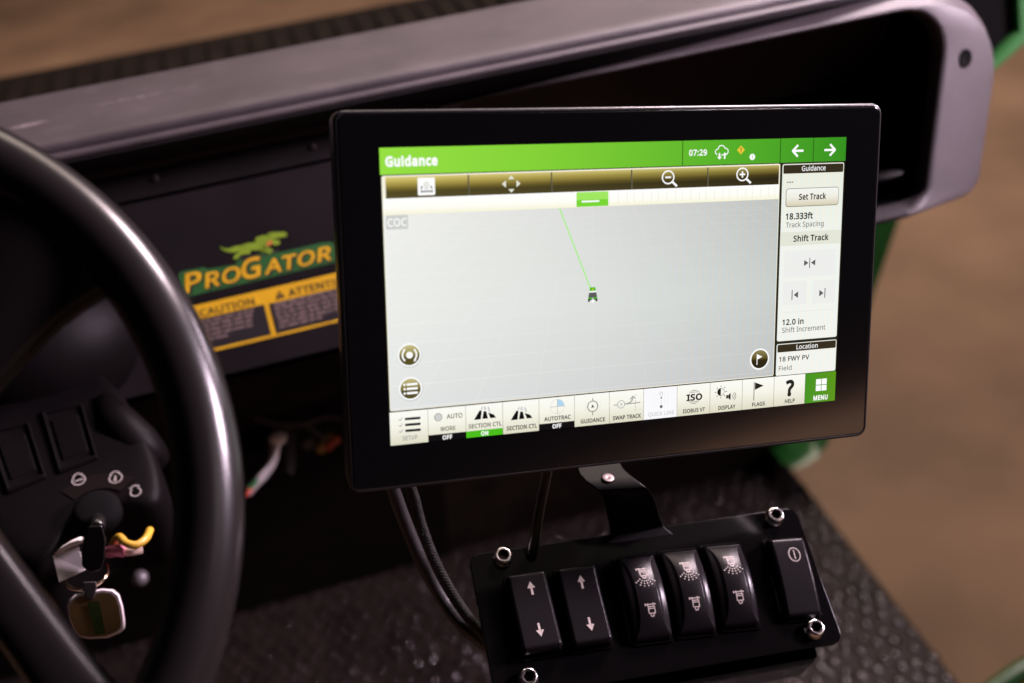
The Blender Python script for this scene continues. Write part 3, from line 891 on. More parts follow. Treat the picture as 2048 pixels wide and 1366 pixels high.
t = thing('rear_fender', 'green curved fender edge with cream stripe at the floor mat corner', 'fender', Matrix.Translation(unproject(2040, 1360, 1.35)))
b = MB()
b.tube([unproject(x, y, d) for x, y, d in ((1930, 1430, 1.58), (1985, 1385, 1.59), (2040, 1345, 1.60), (2110, 1310, 1.61), (2200, 1280, 1.62))], .016, 'green_paint', 16)
b.build('fender_lip', t, True)
b = MB()
b.tube([unproject(x, y, d) for x, y, d in ((1975, 1450, 1.58), (2020, 1412, 1.585), (2065, 1380, 1.595), (2130, 1352, 1.605), (2200, 1330, 1.615))], .015, 'yellow_paint', 16)
b.build('stripe', t, True)

# ------------------------------------------------------------------ steering wheel
wa = 0.7555
wn = Vector((0, -math.sin(wa), math.cos(wa)))
we1 = Vector((1, 0, 0))
we2 = wn.cross(we1)
WM = Matrix((we1, we2, wn)).transposed().to_4x4()
WM.translation = Vector((-.2382, .4165, -.2912))
WS = .80                                              # whole wheel brought nearer along the line of sight


def on_wheel(px, py, h=0.0):
    r = ROWS @ Vector((px - 1024.0, py - 683.0, FPX))
    o_ = WM.translation + wn * h
    q = r * (wn.dot(o_) / wn.dot(r)) - o_
    return Vector((q.dot(we1), q.dot(we2), h))


t = thing('steering_wheel', 'black plastic steering wheel with glossy rim in front of the ignition console', 'steering wheel', Matrix.Scale(WS, 4) @ WM)
b = MB()
Rw, rw = .185, .015
N, n = 128, 20
b.loft([[((Rw + rw * math.cos(c)) * math.cos(a), (Rw + rw * math.cos(c)) * math.sin(a), rw * math.sin(c)) for c in [2 * math.pi * k / n for k in range(n)]]
        for a in [2 * math.pi * k / N for k in range(N + 1)]], 'wheel_plastic')
b.build('rim', t)
up = on_wheel(90, 470)
for tip, w0, w1 in ((up, .030, .034),):
    tip = tip.normalized() * (Rw - .004)
    b = MB()
    pts, rs = [], []
    for k in range(13):
        f_ = k / 12
        p = tip * (.18 + .82 * f_)
        p.z = -.030 * (1 - f_) ** 1.5 - .001
        pts.append(p)
        rs.append(w0 + (w1 - w0) * f_ + .016 * max(0, f_ - .72) ** 1.2 * 3)
    loops = []
    d = tip.normalized()
    s_ = Vector((-d.y, d.x, 0))
    for p, r_ in zip(pts, rs):
        loops.append([p + s_ * math.cos(c) * r_ + Vector((0, 0, math.sin(c) * .011)) for c in [2 * math.pi * k / 20 for k in range(20)]])
    b.loft(loops, 'wheel_plastic', cap0=True, cap1=True)
    b.build('spoke', t)
# lower spoke: a straight bar from beside the hub to the bottom of the rim
pa, pb = on_wheel(-330, 745), on_wheel(300, 1584)
d = (pb - pa).normalized()
s_ = Vector((-d.y, d.x, 0))
b = MB()
loops = []
for k in range(15):
    f_ = k / 14
    p = pa.lerp(pb, f_)
    p.z = -.012 * (1 - f_)
    r_ = .0125 + .010 * abs(2 * f_ - 1) ** 4
    loops.append([p + s_ * (math.copysign(abs(math.cos(c)) ** .7, math.cos(c)) * r_) + Vector((0, 0, math.copysign(abs(math.sin(c)) ** .7, math.sin(c)) * .010)) for c in [2 * math.pi * k2 / 24 for k2 in range(24)]])
b.loft(loops, 'wheel_plastic', cap0=True, cap1=True)
b.build('spoke', t)
b = MB()
b.lathe([(.058, -.055), (.06, -.02), (.056, -.010), (.045, -.004), (.0, -.003)], Matrix(), 'wheel_plastic', 40)
b.build('hub', t)

# ------------------------------------------------------------------ ignition console behind the wheel
CO = unproject(160, 930, .66)
c_right = (unproject(300, 888, .672) - CO).normalized()
c_down = (unproject(196, 1060, .628) - CO)
c_down = (c_down - c_right * c_down.dot(c_right)).normalized()
c_n = c_right.cross(-c_down).normalized()
if c_n.dot(CO) > 0:
    c_n = -c_n
CM = Matrix((c_right, -c_down, c_n)).transposed().to_4x4()
CM.translation = CO


def on_console(px, py, h=0.0):
    r = ROWS @ Vector((px - 1024.0, py - 683.0, FPX))
    o_ = CO + c_n * h
    q = r * (c_n.dot(o_) / c_n.dot(r)) - o_
    return Vector((q.dot(c_right), -q.dot(c_down), h))


t = thing('ignition_console', 'dark plastic ignition console with two blank switch recesses and engine symbols', 'console', CM)
b = MB()
# shell: flat front rolled away at its upper and right edges
outl = [on_console(*p) for p in ((-90, 700), (60, 690), (150, 700), (215, 740), (262, 800), (300, 870), (322, 930), (330, 985), (300, 1010), (262, 1008), (222, 1012), (180, 1024), (140, 1050), (108, 1100), (70, 1150), (20, 1120), (-90, 1030))]
cen = sum(outl, Vector()) / len(outl)
loops = [[cen + (p - cen) * k + Vector((0, 0, z)) for p in outl] for k, z in ((0.0001, 0), (.80, 0), (.93, -.0015), (.985, -.006), (1.0, -.014), (1.01, -.06))]
b.loft(loops, 'console_plastic')
b.build('shell', t, sub=2)
for quad, name in ((((82, 823), (164, 805), (196, 916), (118, 946)), 'switch_recess'), (((-28, 862), (57, 842), (93, 954), (15, 986)), 'switch_recess')):
    b = MB()
    p = [on_console(*q, .0012) for q in quad]
    cc = sum(p, Vector()) / 4

    def ins(k, z):
        return [cc + (v - cc) * k + Vector((0, 0, z)) for v in p]
    b.loft([ins(1.0, -.004), ins(1.0, .0), ins(.96, .0012), ins(.90, .0012), ins(.86, -.0006), ins(.66, -.001), ins(.63, .0004)], 'console_plastic', False, cap1=True)
    b.build(name, t, bevel=.0006)
# brown arc label with the engine symbols
sy = Sheet(.0006, .0002)
kc = on_console(196, 1030)
kx, ky = kc.x * 1000, -kc.y * 1000


def ang(px, py):
    q = on_console(px, py)
    return math.degrees(math.atan2(-q.y * 1000 - ky, q.x * 1000 - kx)), math.hypot(-q.y * 1000 - ky, q.x * 1000 - kx)


sy.arc(kx, ky, 24.0, 11, 'label_brown', 0, ang(125, 985)[0], ang(265, 960)[0], 24)
for (px, py, kind) in ((158, 961, 0), (232, 957, 1), (272, 985, 2)):
    q = on_console(px, py)
    x, y = q.x * 1000, -q.y * 1000
    sy.arc(x, y + .4, 3.6 if kind < 2 else 2.9, .62, 'print_dim', 2, -55, 235, 20)
    sy.line([(x - 2.1, y - 2.6), (x - 2.6, y - 3.6), (x - 1.2, y - 3.7), (x - .9, y - 4.6), (x + .9, y - 4.6), (x + 1.2, y - 3.7), (x + 2.6, y - 3.6), (x + 2.1, y - 2.6)], .62, 'print_dim', 2)
    if kind == 0:
        sy.line([(x - 2.2, y + .5), (x + 2.2, y + .5)], .8, 'print_dim', 2)
    elif kind == 1:
        sy.line([(x - .8, y + 1.8), (x + .2, y - 1.2)], .9, 'print_dim', 2)
        sy.disc(x - .6, y + 1.6, .9, 'print_dim', 2, 10)
sy.build('engine_symbols', t)
b = MB()
b.lathe([(.0135, -.002), (.0135, .004), (.012, .007), (.009, .0085), (.0, .008)], Matrix.Translation((kc.x, kc.y, 0)), 'black_void', 32)
b.build('key_switch', t)

# rounded steering column cover seen through the wheel
t = thing('column_cover', 'smooth dark steering column cover seen through the steering wheel', 'column cover', Matrix.Translation(unproject(110, 700, .72)))
b = MB()
b.ball(unproject(60, 690, .74), .072, .06, .055, 'console_plastic', None, 32, 20)
b.build('cover_shell', t, True)
b = MB()
b.tube([unproject(*p) for p in ((205, 800, .70), (232, 845, .69), (275, 890, .685), (330, 930, .69))], [.006, .013, .014, .008], 'console_plastic', 20)
b.build('shroud_rib', t, True)

# key in the switch, its ring, fob and paper tag
KM = Matrix.Translation(unproject(185, 1090, .615))
t = thing('ignition_key', 'black headed ignition key hanging out of the key switch', 'key', KM)
b = MB()
b.tube([unproject(*p) for p in ((196, 1030, .640), (196, 1045, .620), (194, 1060, .600))], .0042, 'wheel_plastic', 14)
b.build('shank', t, True)
b = MB()
hp = [(176, 1052), (205, 1050), (212, 1080), (210, 1118), (202, 1140), (180, 1146), (163, 1132), (164, 1100), (168, 1072)]
b.loft([[unproject(x, y, d) for x, y in hp] for d in (.600, .593)], 'wheel_plastic', False, True, True, True)
b.build('head', t, True, bevel=.0012)

RC = unproject(174, 1151, .615)
t = thing('key_ring', 'thin shiny split ring joining the key and the brown fob', 'key ring', Matrix.Translation(RC))
b = MB()
ra, rb = unproject(217, 1142, .612) - RC, unproject(171, 1177, .604) - RC
for off in (-.0006, .0006):
    pts = [RC + ra * math.cos(a) + rb * math.sin(a) + Vector((0, off, -off * .4)) for a in [2 * math.pi * k / 40 for k in range(41)]]
    b.tube(pts, .0008, 'ring_metal', 8, False)
b.build('ring_wire', t, True)

t = thing('key_fob', 'square brown key fob with white rim and green stripe on the ring', 'key fob', Matrix.Translation(unproject(193, 1225, .60)))
fo = [(136, 1212), (140, 1200), (150, 1190), (172, 1184), (205, 1178), (226, 1180), (238, 1190), (245, 1212), (249, 1240), (249, 1256), (240, 1265), (215, 1275), (180, 1277), (158, 1274), (146, 1258), (139, 1236)]
fc = (193, 1228)


def fobl(k, d):
    return [unproject(fc[0] + (x - fc[0]) * k, fc[1] + (y - fc[1]) * k, d) for x, y in fo]


b = MB()
b.loft([fobl(1.0, .610), fobl(1.02, .606), fobl(1.0, .602), fobl(.95, .6008)], 'fob_white', True, True, True, True)
b.build('rim', t, True)
b = MB()
b.add([unproject(x, y, .6003) for x, y in [(fc[0] - 2 + (x - fc[0]) * .90, fc[1] + 2 + (y - fc[1]) * .90) for x, y in fo]], [tuple(range(len(fo)))], 'fob_brown')
b.build('face', t, True)
b = MB()
b.add([unproject(x, y, .5998) for x, y in ((174, 1204), (198, 1202), (211, 1266), (191, 1270))], [(0, 1, 2, 3)], 'fob_green')
b.build('stripe', t, True)
b = MB()
b.loft([[unproject(x, y, d) for x, y in ((166, 1164), (192, 1163), (194, 1176), (188, 1198), (174, 1200), (165, 1176))] for d in (.604, .5995)], 'cap_grey', False, True, True, True)
b.build('strap', t, True, bevel=.0006)

t = thing('paper_tag', 'folded white paper tag tucked behind the ignition key', 'paper tag', Matrix.Translation(unproject(135, 1120, .606)))
b = MB()
r0 = [unproject(x, y, d) for x, y, d in ((106, 1112, .606), (118, 1164, .600), (170, 1140, .602), (156, 1090, .606))]
b.add(r0, [(0, 1, 2, 3)], 'paper_white')
b.tube([unproject(*p) for p in ((112, 1108, .606), (128, 1096, .606), (146, 1086, .605), (162, 1080, .604), (170, 1083, .604))], [.0012, .0022, .0028, .0030, .0016], 'paper_white', 14, flat=.6)
o = b.build('paper', t, True)
sd = o.modifiers.new('thickness', 'SOLIDIFY')
sd.thickness = .0005


def wire(name, label, pts, r, m, cat='wire', group=None, seg=10):
    """one smooth wire through a few points"""
    P = [unproject(*p) for p in pts]
    out = []
    for i in range(len(P) - 1):
        a, c = P[max(i - 1, 0)], P[min(i + 2, len(P) - 1)]
        for k in range(8):
            u = k / 8
            p0, p1 = P[i], P[i + 1]
            t0, t1 = (p1 - a) * .5, (c - p0) * .5
            out.append((2 * u ** 3 - 3 * u ** 2 + 1) * p0 + (u ** 3 - 2 * u ** 2 + u) * t0 + (-2 * u ** 3 + 3 * u ** 2) * p1 + (u ** 3 - u ** 2) * t1)
    out.append(P[-1])
    q = MB().tube(out, r, m, seg)
    o = q.build(name)
    # origin at the first point
    off = out[0]
    for v in o.data.vertices:
        v.co -= off
    o.location = off
    tag(o, label, cat, group)
    return o, out


wire('yellow_wire', 'yellow wire loop beside the ignition key', ((224, 1090, 0.625), (238, 1074, 0.615), (252, 1086, 0.610), (272, 1090, 0.610), (291, 1078, 0.615), (300, 1060, 0.625)), .0022, 'wire_yellow')
wire('pink_wire', 'pink wire end with cream sleeve beside the yellow wire', ((218, 1104, 0.625), (232, 1101, 0.615), (250, 1103, 0.615)), .0034, 'wire_pink')
wire('cream_wire', 'cream corrugated wire sleeve under the yellow wire', ((248, 1103, 0.617), (266, 1102, 0.615), (284, 1098, 0.617)), .0026, 'wire_cream')
t = thing('white_connector', 'small white plug connector behind the steering wheel rim', 'connector', Matrix.Translation(unproject(360, 1088, 0.645)))
b = MB()
b.loft([[unproject(x, y, d) for x, y in ((349, 1078), (372, 1068), (376, 1092), (362, 1108))] for d in (0.655, 0.640)], 'paper_white', False, True, True, True)
b.build('plug_body', t, True, bevel=.001)
t = thing('relay_block', 'slim black relay stick hanging under the ignition console', 'relay', Matrix.Translation(unproject(300, 1040, .70)))
b = MB()
b.loft([[unproject(x, y, d) for x, y in ((268, 1008), (292, 1000), (330, 1058), (308, 1076))] for d in (.715, .695)], 'rocker_plastic', False, True, True, True)
b.build('block_body', t, True, bevel=.0015)
t = thing('round_knob', 'round grey ball ended knob low under the ignition console', 'knob', Matrix.Translation(unproject(280, 1156, .85)))  # simply a round knob on a short stem
b = MB()
b.ball(unproject(280, 1156, .85), .0062, .0062, .0062, 'cap_grey')
b.build('knob_ball', t, True)
b = MB()
b.tube([unproject(278, 1156, .855), unproject(262, 1150, .90)], .003, 'wheel_plastic')
b.build('stem', t, True)

# loose harness between wheel and display
t = thing('harness_clip', 'bright white clip of a wiring harness right of the steering wheel', 'clip', Matrix.Translation(unproject(556, 880, .95)))
b = MB()
b.ball(unproject(556, 876, .945), .0075, .006, .0062, 'paper_white')
b.build('clip_head', t, True)
wire('grey_harness', 'silver taped wiring harness hanging below the white clip', ((560, 872, .95), (551, 893, .95), (546, 920, .95), (528, 948, .95), (508, 968, .95), (494, 985, .95)), .0042, 'foil_grey', 'wire')
wire('red_wire', 'short red wire end below the taped harness', ((508, 966, .945), (498, 980, .94), (488, 990, .94)), .0026, 'wire_red')
wire('green_wire', 'short green wire end below the taped harness', ((514, 958, .94), (504, 972, .94), (496, 976, .94)), .0022, 'wire_green')
t = thing('hanging_strap', 'dull grey flat strap hanging beside the white clip', 'strap', Matrix.Translation(unproject(582, 900, .97)))
b = MB()
b.loft([[unproject(x, y, d) for x, y in ((572, 862), (590, 860), (591, 930), (585, 950), (573, 945))] for d in (.975, .97)], 'cap_grey', False, True, True, True)
b.build('strap_band', t, True, bevel=.001)
t = thing('round_plug', 'small round grey plug between the strap and the coloured wires', 'plug', Matrix.Translation(unproject(616, 884, .98)))
b = MB()
b.ball(unproject(616, 884, .98), .0062, .0062, .0075, 'cap_grey')
b.build('plug_body', t, True)
wire('orange_wire', 'orange and yellow wire bundle end beside the display edge', ((640, 900, .98), (650, 884, .975), (660, 872, .98)), .0046, 'wire_yellow')
wire('red_lead', 'red wire lead tucked against the orange wire bundle', ((655, 895, .975), (665, 884, .97), (675, 878, .975)), .0040, 'wire_red')

t = thing('black_connector', 'black block connector between the steering wheel rim and the white clip', 'connector', Matrix.Translation(unproject(512, 880, .96)))
b = MB()
b.loft([[unproject(x, y, d) for x, y in ((484, 862), (538, 846), (546, 872), (520, 905), (490, 915))] for d in (.975, .945)], 'rocker_plastic', False, True, True, True)
b.build('connector_body', t, True, bevel=.002)
wire('silver_wire', 'thin silver wire curling from the white clip towards the display', ((560, 880, .95), (574, 858, .955), (600, 850, .96), (630, 862, .965), (654, 884, .97)), .0018, 'cap_grey')
wire('white_wire', 'thin white wire beside the taped wiring harness', ((556, 888, .945), (549, 912, .943), (538, 932, .942), (518, 952, .94)), .0017, 'paper_white')
wire('black_lead', 'black wiring lead drooping under the warning label', ((470, 800, .93), (530, 838, .94), (600, 846, .95), (660, 830, .96), (720, 850, .965)), .0045, 'cable_black')

# ------------------------------------------------------------------ cables behind the display
for nm, lb, pts, r in (('braided_cable', 'braided black cable curving from the display down to the switch panel', ((808, 940, .57), (826, 990, .575), (842, 1050, .58), (868, 1120, .585), (905, 1190, .59), (945, 1245, .595), (1000, 1300, .60)), .0026),
                       ('smooth_cable', 'smooth black cable running just left of the braided cable', ((770, 930, .58), (790, 990, .585), (812, 1050, .59), (842, 1120, .595), (880, 1190, .60), (930, 1255, .60), (1000, 1310, .61)), .0036)):
    o, path = wire(nm, lb, pts, r, 'cable_black', 'cable', seg=16)
    if nm == 'braided_cable':
        q = MB()
        L = 0
        for i in range(len(path) - 1):
            for h in range(3):
                u = (h + .5) / 3
                c_ = path[i].lerp(path[i + 1], u)
                tdir = (path[i + 1] - path[i]).normalized()
                w_ = tdir.orthogonal().normalized()
                v_ = tdir.cross(w_)
                for k in range(8):
                    a = 2 * math.pi * (k + (.5 if (i * 3 + h) % 2 else 0)) / 8
                    q.ball(c_ + (w_ * math.cos(a) + v_ * math.sin(a)) * .0024, .0007, .0007, .0007, 'cable_black', None, 6, 4)
        bo = q.build('braid')
        for v in bo.data.vertices:
            v.co -= path[0]
        bo.parent = o
wire('thin_cable', 'thin glossy black cable dropping from the display to the panel', ((1096, 930, .56), (1088, 970, .565), (1078, 1020, .57), (1070, 1070, .575), (1064, 1110, .58)), .0028, 'housing_plastic', 'cable')

# ------------------------------------------------------------------ display
d1, d2, d3 = Vector((0.9531, -0.0735, 0.2936)), Vector((0.0144, 0.9800, 0.1985)), Vector((-0.3024, -0.1850, 0.9351))
DT = Vector((-53.4872, -77.8782, 452.4296)) / 1000.0
e1, e2 = (ROWS @ d1).normalized(), ROWS @ d2
e2 = (e2 - e1 * e2.dot(e1)).normalized()
e3 = e1.cross(-e2)
DM = Matrix((e1, -e2, e3)).transposed().to_4x4()
DM.translation = ROWS @ DT
disp = thing('guidance_display', 'large black touchscreen display showing a bright guidance map', 'display', DM)
mm = .001
X0, X1, Y0, Y1 = -18.0, 236.0, -15.0, 144.4


def dl(inset, z, r=5.2):
    return [Vector((x * mm, -y * mm, z * mm)) for x, y in rrect(X0 + inset, Y0 + inset, X1 - inset, Y1 - inset, max(.6, r - inset), 8)][::-1]


b = MB()
b.loft([dl(9, -19), dl(3, -18.2), dl(1.0, -15.5), dl(.2, -12), dl(0, -6), dl(0, -2.0), dl(.12, -1.1), dl(.5, -.45), dl(1.1, -.25), dl(1.5, -.25), dl(1.62, -.6)], 'housing_plastic', cap0=True)
b.build('housing', disp)
b = MB()
b.loft([dl(1.7, -.8), dl(1.7, -.25), dl(1.85, -.06), dl(2.15, 0)], 'bezel_glass', cap1=True)
b.build('cover_glass', disp)
s = Sheet(.00003)
s.disc(69.6, -13.0, .28, 'cap_grey', 1, 12)
s.build('sensor_dot', disp)

Z0 = .00008
s = Sheet(Z0)
s.rr(0, 0, 217, 110.2, .3, 'px_frame', 0)
screen = s.build('screen', disp)


def widget(name, sh):
    return sh.build(name, screen)


# header bar
s = Sheet(Z0)
s.rect(0, 0, 217, 10.8, 'px_header', 1)
for x in (134.4, 182.9, 199.9):
    s.rect(x - .16, 0, x + .16, 10.8, 'px_rule', 2)
s.text('Guidance', 2.3, 7.35, 21.7, 3.6, 'px_white', 2, bold=.042)
s.text('07:29', 137.5, 6.5, 8.7, 2.45, 'px_white', 2, bold=.022)
cl = [(151.2, 6.4), (150.4, 5.7), (150.3, 4.8), (150.9, 4.1), (151.7, 3.9), (151.9, 3.1), (152.6, 2.5), (153.6, 2.4), (154.5, 2.8), (155.0, 3.6), (156.0, 3.9), (156.6, 4.6), (156.6, 5.5), (155.9, 6.3)]
s.line(cl, .42, 'px_white', 2)
for x, sg in ((152.3, 1), (154.9, -1)):
    y0, y1 = (5.8, 8.3) if sg > 0 else (8.2, 5.7)
    s.line([(x, y0), (x, y1 - .6 * sg)], .75, 'px_white', 3)
    s.poly([(x - 1.15, y1 - .95 * sg), (x + 1.15, y1 - .95 * sg), (x, y1 + .25 * sg)], 'px_white', 4)
s.line([(153.2, 6.6), (154.0, 6.6)], .4, 'px_white', 3)
s.poly([(161.0, 4.6), (162.95, 2.65), (164.9, 4.6), (162.95, 6.55)], 'px_amber', 2)
s.rect(162.75, 3.5, 163.15, 4.9, 'px_text', 3)
s.rect(162.75, 5.2, 163.15, 5.6, 'px_text', 3)
s.disc(168.75, 7.8, 1.4, 'px_white', 2)
s.rect(168.58, 7.0, 168.92, 8.1, 'px_lime2', 3)
s.rect(168.58, 8.3, 168.92, 8.65, 'px_lime2', 3)
widget('header_bar', s)
for x, dirn, nm in ((191.65, -1, 'back_arrow'), (208.7, 1, 'forward_arrow')):
    s = Sheet(Z0)
    tip = x + 2.9 * dirn
    s.line([(x - 2.9 * dirn, 5.65), (tip - .5 * dirn, 5.65)], 1.0, 'px_white', 2)
    s.line([(x - .1 * dirn, 3.2), (tip - .4 * dirn, 5.65), (x - .1 * dirn, 8.1)], 1.0, 'px_white', 3)
    widget(nm, s)

# map page
s = Sheet(Z0)
s.rr(.5, 11.2, 183.1, 109.6, .8, 'px_cream_edge', 1)
s.rect(.85, 20.4, 182.75, 27.1, 'px_strip', 2)
s.rect(.85, 27.1, 182.75, 109.25, 'px_map', 2)
for k in range(22):
    x = 99.8 + 3.85 * k + (k % 3) * .3
    if x < 182:
        s.rect(x, 21.0 + (k % 2) * .6, x + .12, 26.0, 'px_tick', 3)
random.seed(5)
for k in range(14):                                  # faint field grid
    f_ = (k / 13) ** 1.7
    y = 31 + 77 * f_
    s.line([(2, y + .6), (91, y), (182, y - .7)], .10 + .10 * f_, 'px_mapline', 3)
for k in range(-9, 10):
    xt, xb = 92 + k * 9.5, 92 + k * 27
    y1 = 109.0
    if xb < 2:
        y1 = 27.3 + (109 - 27.3) * (xt - 2) / (xt - xb)
        xb = 2
    if xb > 182:
        y1 = 27.3 + (109 - 27.3) * (182 - xt) / (xb - xt)
        xb = 182
    if 2 < xt < 182:
        s.line([(xt, 27.3), (xb, y1)], .14, 'px_mapline', 3)
s.line([(76.9, 27.2), (90.9, 62.3)], .46, 'px_track', 4)
s.rr(1.7, 27.2, 10.8, 33.0, .5, 'px_coc', 4)
s.text('COC', 2.2, 31.7, 8.1, 3.1, 'px_coc_text', 5, bold=.02)
s.rect(84.6, 20.7, 99.3, 24.0, 'px_lime', 4)
s.rect(84.6, 24.0, 99.3, 26.9, 'px_lime2', 4)
s.line([(87.1, 24.7), (94.9, 24.7)], .75, 'px_white', 5)
widget('map_view', s)
s = Sheet(Z0)                                        # small vehicle marker
s.poly([(90.7, 62.1), (93.2, 62.1), (93.5, 63.7), (90.5, 63.7)], 'px_on', 5)
s.disc(91.95, 63.0, .35, 'px_amber', 6, 10)
s.poly([(90.5, 63.7), (93.5, 63.7), (93.7, 64.4), (90.3, 64.4)], 'px_white', 5)
s.poly([(90.3, 64.4), (93.7, 64.4), (94.1, 66.8), (89.9, 66.8)], 'px_icon_grey', 5)
s.poly([(89.9, 66.6), (91.6, 66.6), (91.6, 67.3), (89.9, 67.3)], 'px_on', 6)
s.poly([(92.4, 66.6), (94.1, 66.6), (94.1, 67.3), (92.4, 67.3)], 'px_on', 6)
s.rect(89.8, 67.0, 90.6, 68.4, 'px_text', 6)
s.rect(93.4, 67.0, 94.2, 68.4, 'px_text', 6)
s.rect(90.6, 67.2, 93.4, 67.8, 'px_text', 5)
s.disc(92.0, 68.1, .75, 'px_white', 7, 14)
widget('vehicle_marker', s)
# toolbar with five buttons
xt = (1.75, 36.9, 73.4, 110.2, 146.8, 182.75)
for k in range(5):
    s = Sheet(Z0)
    s.rect(xt[k] + .3, 11.75, xt[k + 1] - .3, 20.4, 'px_toolbar', 3)
    if k:
        s.rect(xt[k] - .3, 11.75, xt[k] - .06, 20.4, 'px_panel_head', 3)
        s.rect(xt[k] - .06, 11.75, xt[k] + .3, 20.4, 'px_btn_edge', 3)
    if k == 0:
        s.rr(15.3, 12.4, 22.6, 19.6, .5, 'px_white', 4)
        for j in range(5):
            s.rect(16.6 + j * 1.05, 17.6, 17.3 + j * 1.05, 18.4, 'px_text', 5)
        s.disc(18.95, 15.2, 1.1, 'px_ghost', 5, 14)
        s.disc(18.95, 15.1, .7, 'px_panel', 6, 12)
        for x in (17.0, 20.9):
            s.rect(x - .45, 15.9, x + .45, 16.4, 'px_icon_grey', 5)
            s.line([(x, 16.4), (x + (.5 if x > 19 else -.3), 17.3)], .3, 'px_icon_grey', 5)
        s.line([(18, 16.8), (19.9, 16.8)], .3, 'px_ghost2', 5)
    if k == 1:
        for pts in ([(54.1, 14.2), (56.8, 14.2), (55.45, 12.6)], [(54.1, 18.3), (56.8, 18.3), (55.45, 19.8)], [(53.1, 14.6), (53.1, 17.6), (51.3, 16.1)], [(57.7, 14.6), (57.7, 17.6), (59.5, 16.1)]):
            s.poly(pts, 'px_band', 4)
    if k in (3, 4):
        x, y = (127.5, 15.6) if k == 3 else (163.9, 15.4)
        s.arc(x, y, 2.75, .62, 'px_white', 4)
        s.line([(x + 2.0, y + 2.0), (x + 4.2, y + 3.9)], .95, 'px_white', 4)
        s.line([(x - 1.25, y), (x + 1.25, y)], .75, 'px_white', 4)
        if k == 4:
            s.line([(x, y - 1.25), (x, y + 1.25)], .75, 'px_white', 5)
    widget('toolbar_button', s)
# round map buttons
for x, y, m_, nm in ((9.55, 85.9, 'px_round', 'rotate_button'), (9.55, 100.4, 'px_round_low', 'list_button'), (175.35, 100.9, 'px_round_flag', 'flag_button')):
    s = Sheet(Z0)
    s.disc(x + .15, y + .3, 5.3, 'px_ghost', 3)
    s.disc(x, y, 5.05, 'px_white', 4)
    s.disc(x, y, 4.35, m_, 5)
    if nm == 'rotate_button':
        s.disc(x, y, 1.55, 'px_white', 6, 8)
        s.arc(x, y, 3.0, .75, 'px_white', 6, 130, 225, 12)
        s.arc(x, y, 3.0, .75, 'px_white', 6, -50, 45, 12)
        s.poly([(x - 2.9, y - 2.6), (x - 1.5, y - 2.9), (x - 2.2, y - 1.5)], 'px_white', 7)
        s.poly([(x + 2.9, y + 2.6), (x + 1.5, y + 2.9), (x + 2.2, y + 1.5)], 'px_white', 7)
    elif nm == 'list_button':
        for dy in (-1.9, 0, 1.9):
            s.line([(x - 1.5, y + dy), (x + 2.9, y + dy)], 1.0, 'px_white', 6)
            s.disc(x - 2.6, y + dy, .55, 'px_white', 6, 10)
    else:
        s.line([(x - 1.4, y - 2.4), (x - 1.4, y + 2.5)], .4, 'px_white', 6)
        s.poly([(x - 1.3, y - 2.4), (x + 1.4, y - 1.1), (x - 1.3, y + .1)], 'px_white', 6)
    widget(nm, s)

# guidance side panel
s = Sheet(Z0)
s.rr(184.3, 11.45, 216.4, 93.3, .9, 'px_panel', 1)
s.rr(184.75, 11.9, 216.0, 15.8, .6, 'px_panel_head', 2)
s.text('Guidance', 194.2, 14.75, 12.4, 2.2, 'px_white', 3, bold=.008)
for x in (186.8, 188.0, 189.2):
    s.rect(x, 19.45, x + .85, 19.85, 'px_text', 2)
s.text('18.333ft', 186.7, 36.55, 14.2, 2.65, 'px_text', 2, bold=.024)
s.text('Track Spacing', 186.9, 40.25, 19.9, 2.3, 'px_text_grey', 2, bold=.008)
s.rect(184.5, 42.4, 216.3, 48.7, 'px_band', 2)
s.text('Shift Track', 191.1, 46.85, 18.6, 2.6, 'px_text', 3, bold=.022)
s.rect(187, 79.7, 214.5, 79.9, 'px_band', 2)
s.text('12.0 in', 186.8, 85.7, 11.3, 2.5, 'px_text', 2, bold=.022)
s.text('Shift Increment', 186.8, 89.35, 23.2, 2.35, 'px_text_grey', 2, bold=.008)
widget('guidance_panel', s)
s = Sheet(Z0)
s.rr(186.4, 22.5, 214.2, 30.9, 1.3, 'px_btn_edge', 2)
s.rr(186.65, 22.75, 213.95, 30.6, 1.1, 'px_btn', 3)
s.text('Set Track', 193.2, 27.75, 14.2, 2.5, 'px_text', 4, bold=.022)
widget('set_track_button', s)
for (x0, y0, x1, y1, k) in ((186.6, 51.2, 214.0, 63.6, 0), (186.4, 65.3, 199.2, 76.4, 1), (202.2, 65.6, 214.5, 76.6, 2)):
    s = Sheet(Z0)
    s.rr(x0, y0, x1, y1, .8, 'px_lightbtn', 2)
    if k == 0:
        s.rect(199.95, 54.8, 200.35, 59.6, 'px_icon_grey', 3)
        s.poly([(197.2, 55.7), (197.2, 58.5), (199.5, 57.1)], 'px_icon_grey', 3)
        s.poly([(203.1, 55.7), (203.1, 58.5), (200.8, 57.1)], 'px_icon_grey', 3)
    elif k == 1:
        s.rect(191.2, 69.4, 191.65, 74.1, 'px_icon_grey', 3)
        s.poly([(194.6, 70.2), (194.6, 73.3), (192.3, 71.75)], 'px_icon_grey', 3)
    else:
        s.rect(208.7, 69.5, 209.15, 74.1, 'px_icon_grey', 3)
        s.poly([(205.9, 70.2), (205.9, 73.3), (208.2, 71.8)], 'px_icon_grey', 3)
    widget('shift_button', s)
s = Sheet(Z0)
s.rr(184.3, 94.6, 216.5, 109.8, .8, 'px_panel', 1)
s.rr(184.75, 94.95, 216.1, 98.6, .5, 'px_panel_head', 2)
s.text('Location', 194.8, 97.75, 11.4, 2.15, 'px_white', 3, bold=.008)
s.text('18 FWY PV', 185.8, 103.05, 16.1, 2.15, 'px_text', 2, bold=.014)
s.text('Field', 185.8, 107.4, 6.8, 2.1, 'px_text_grey', 2, bold=.008)
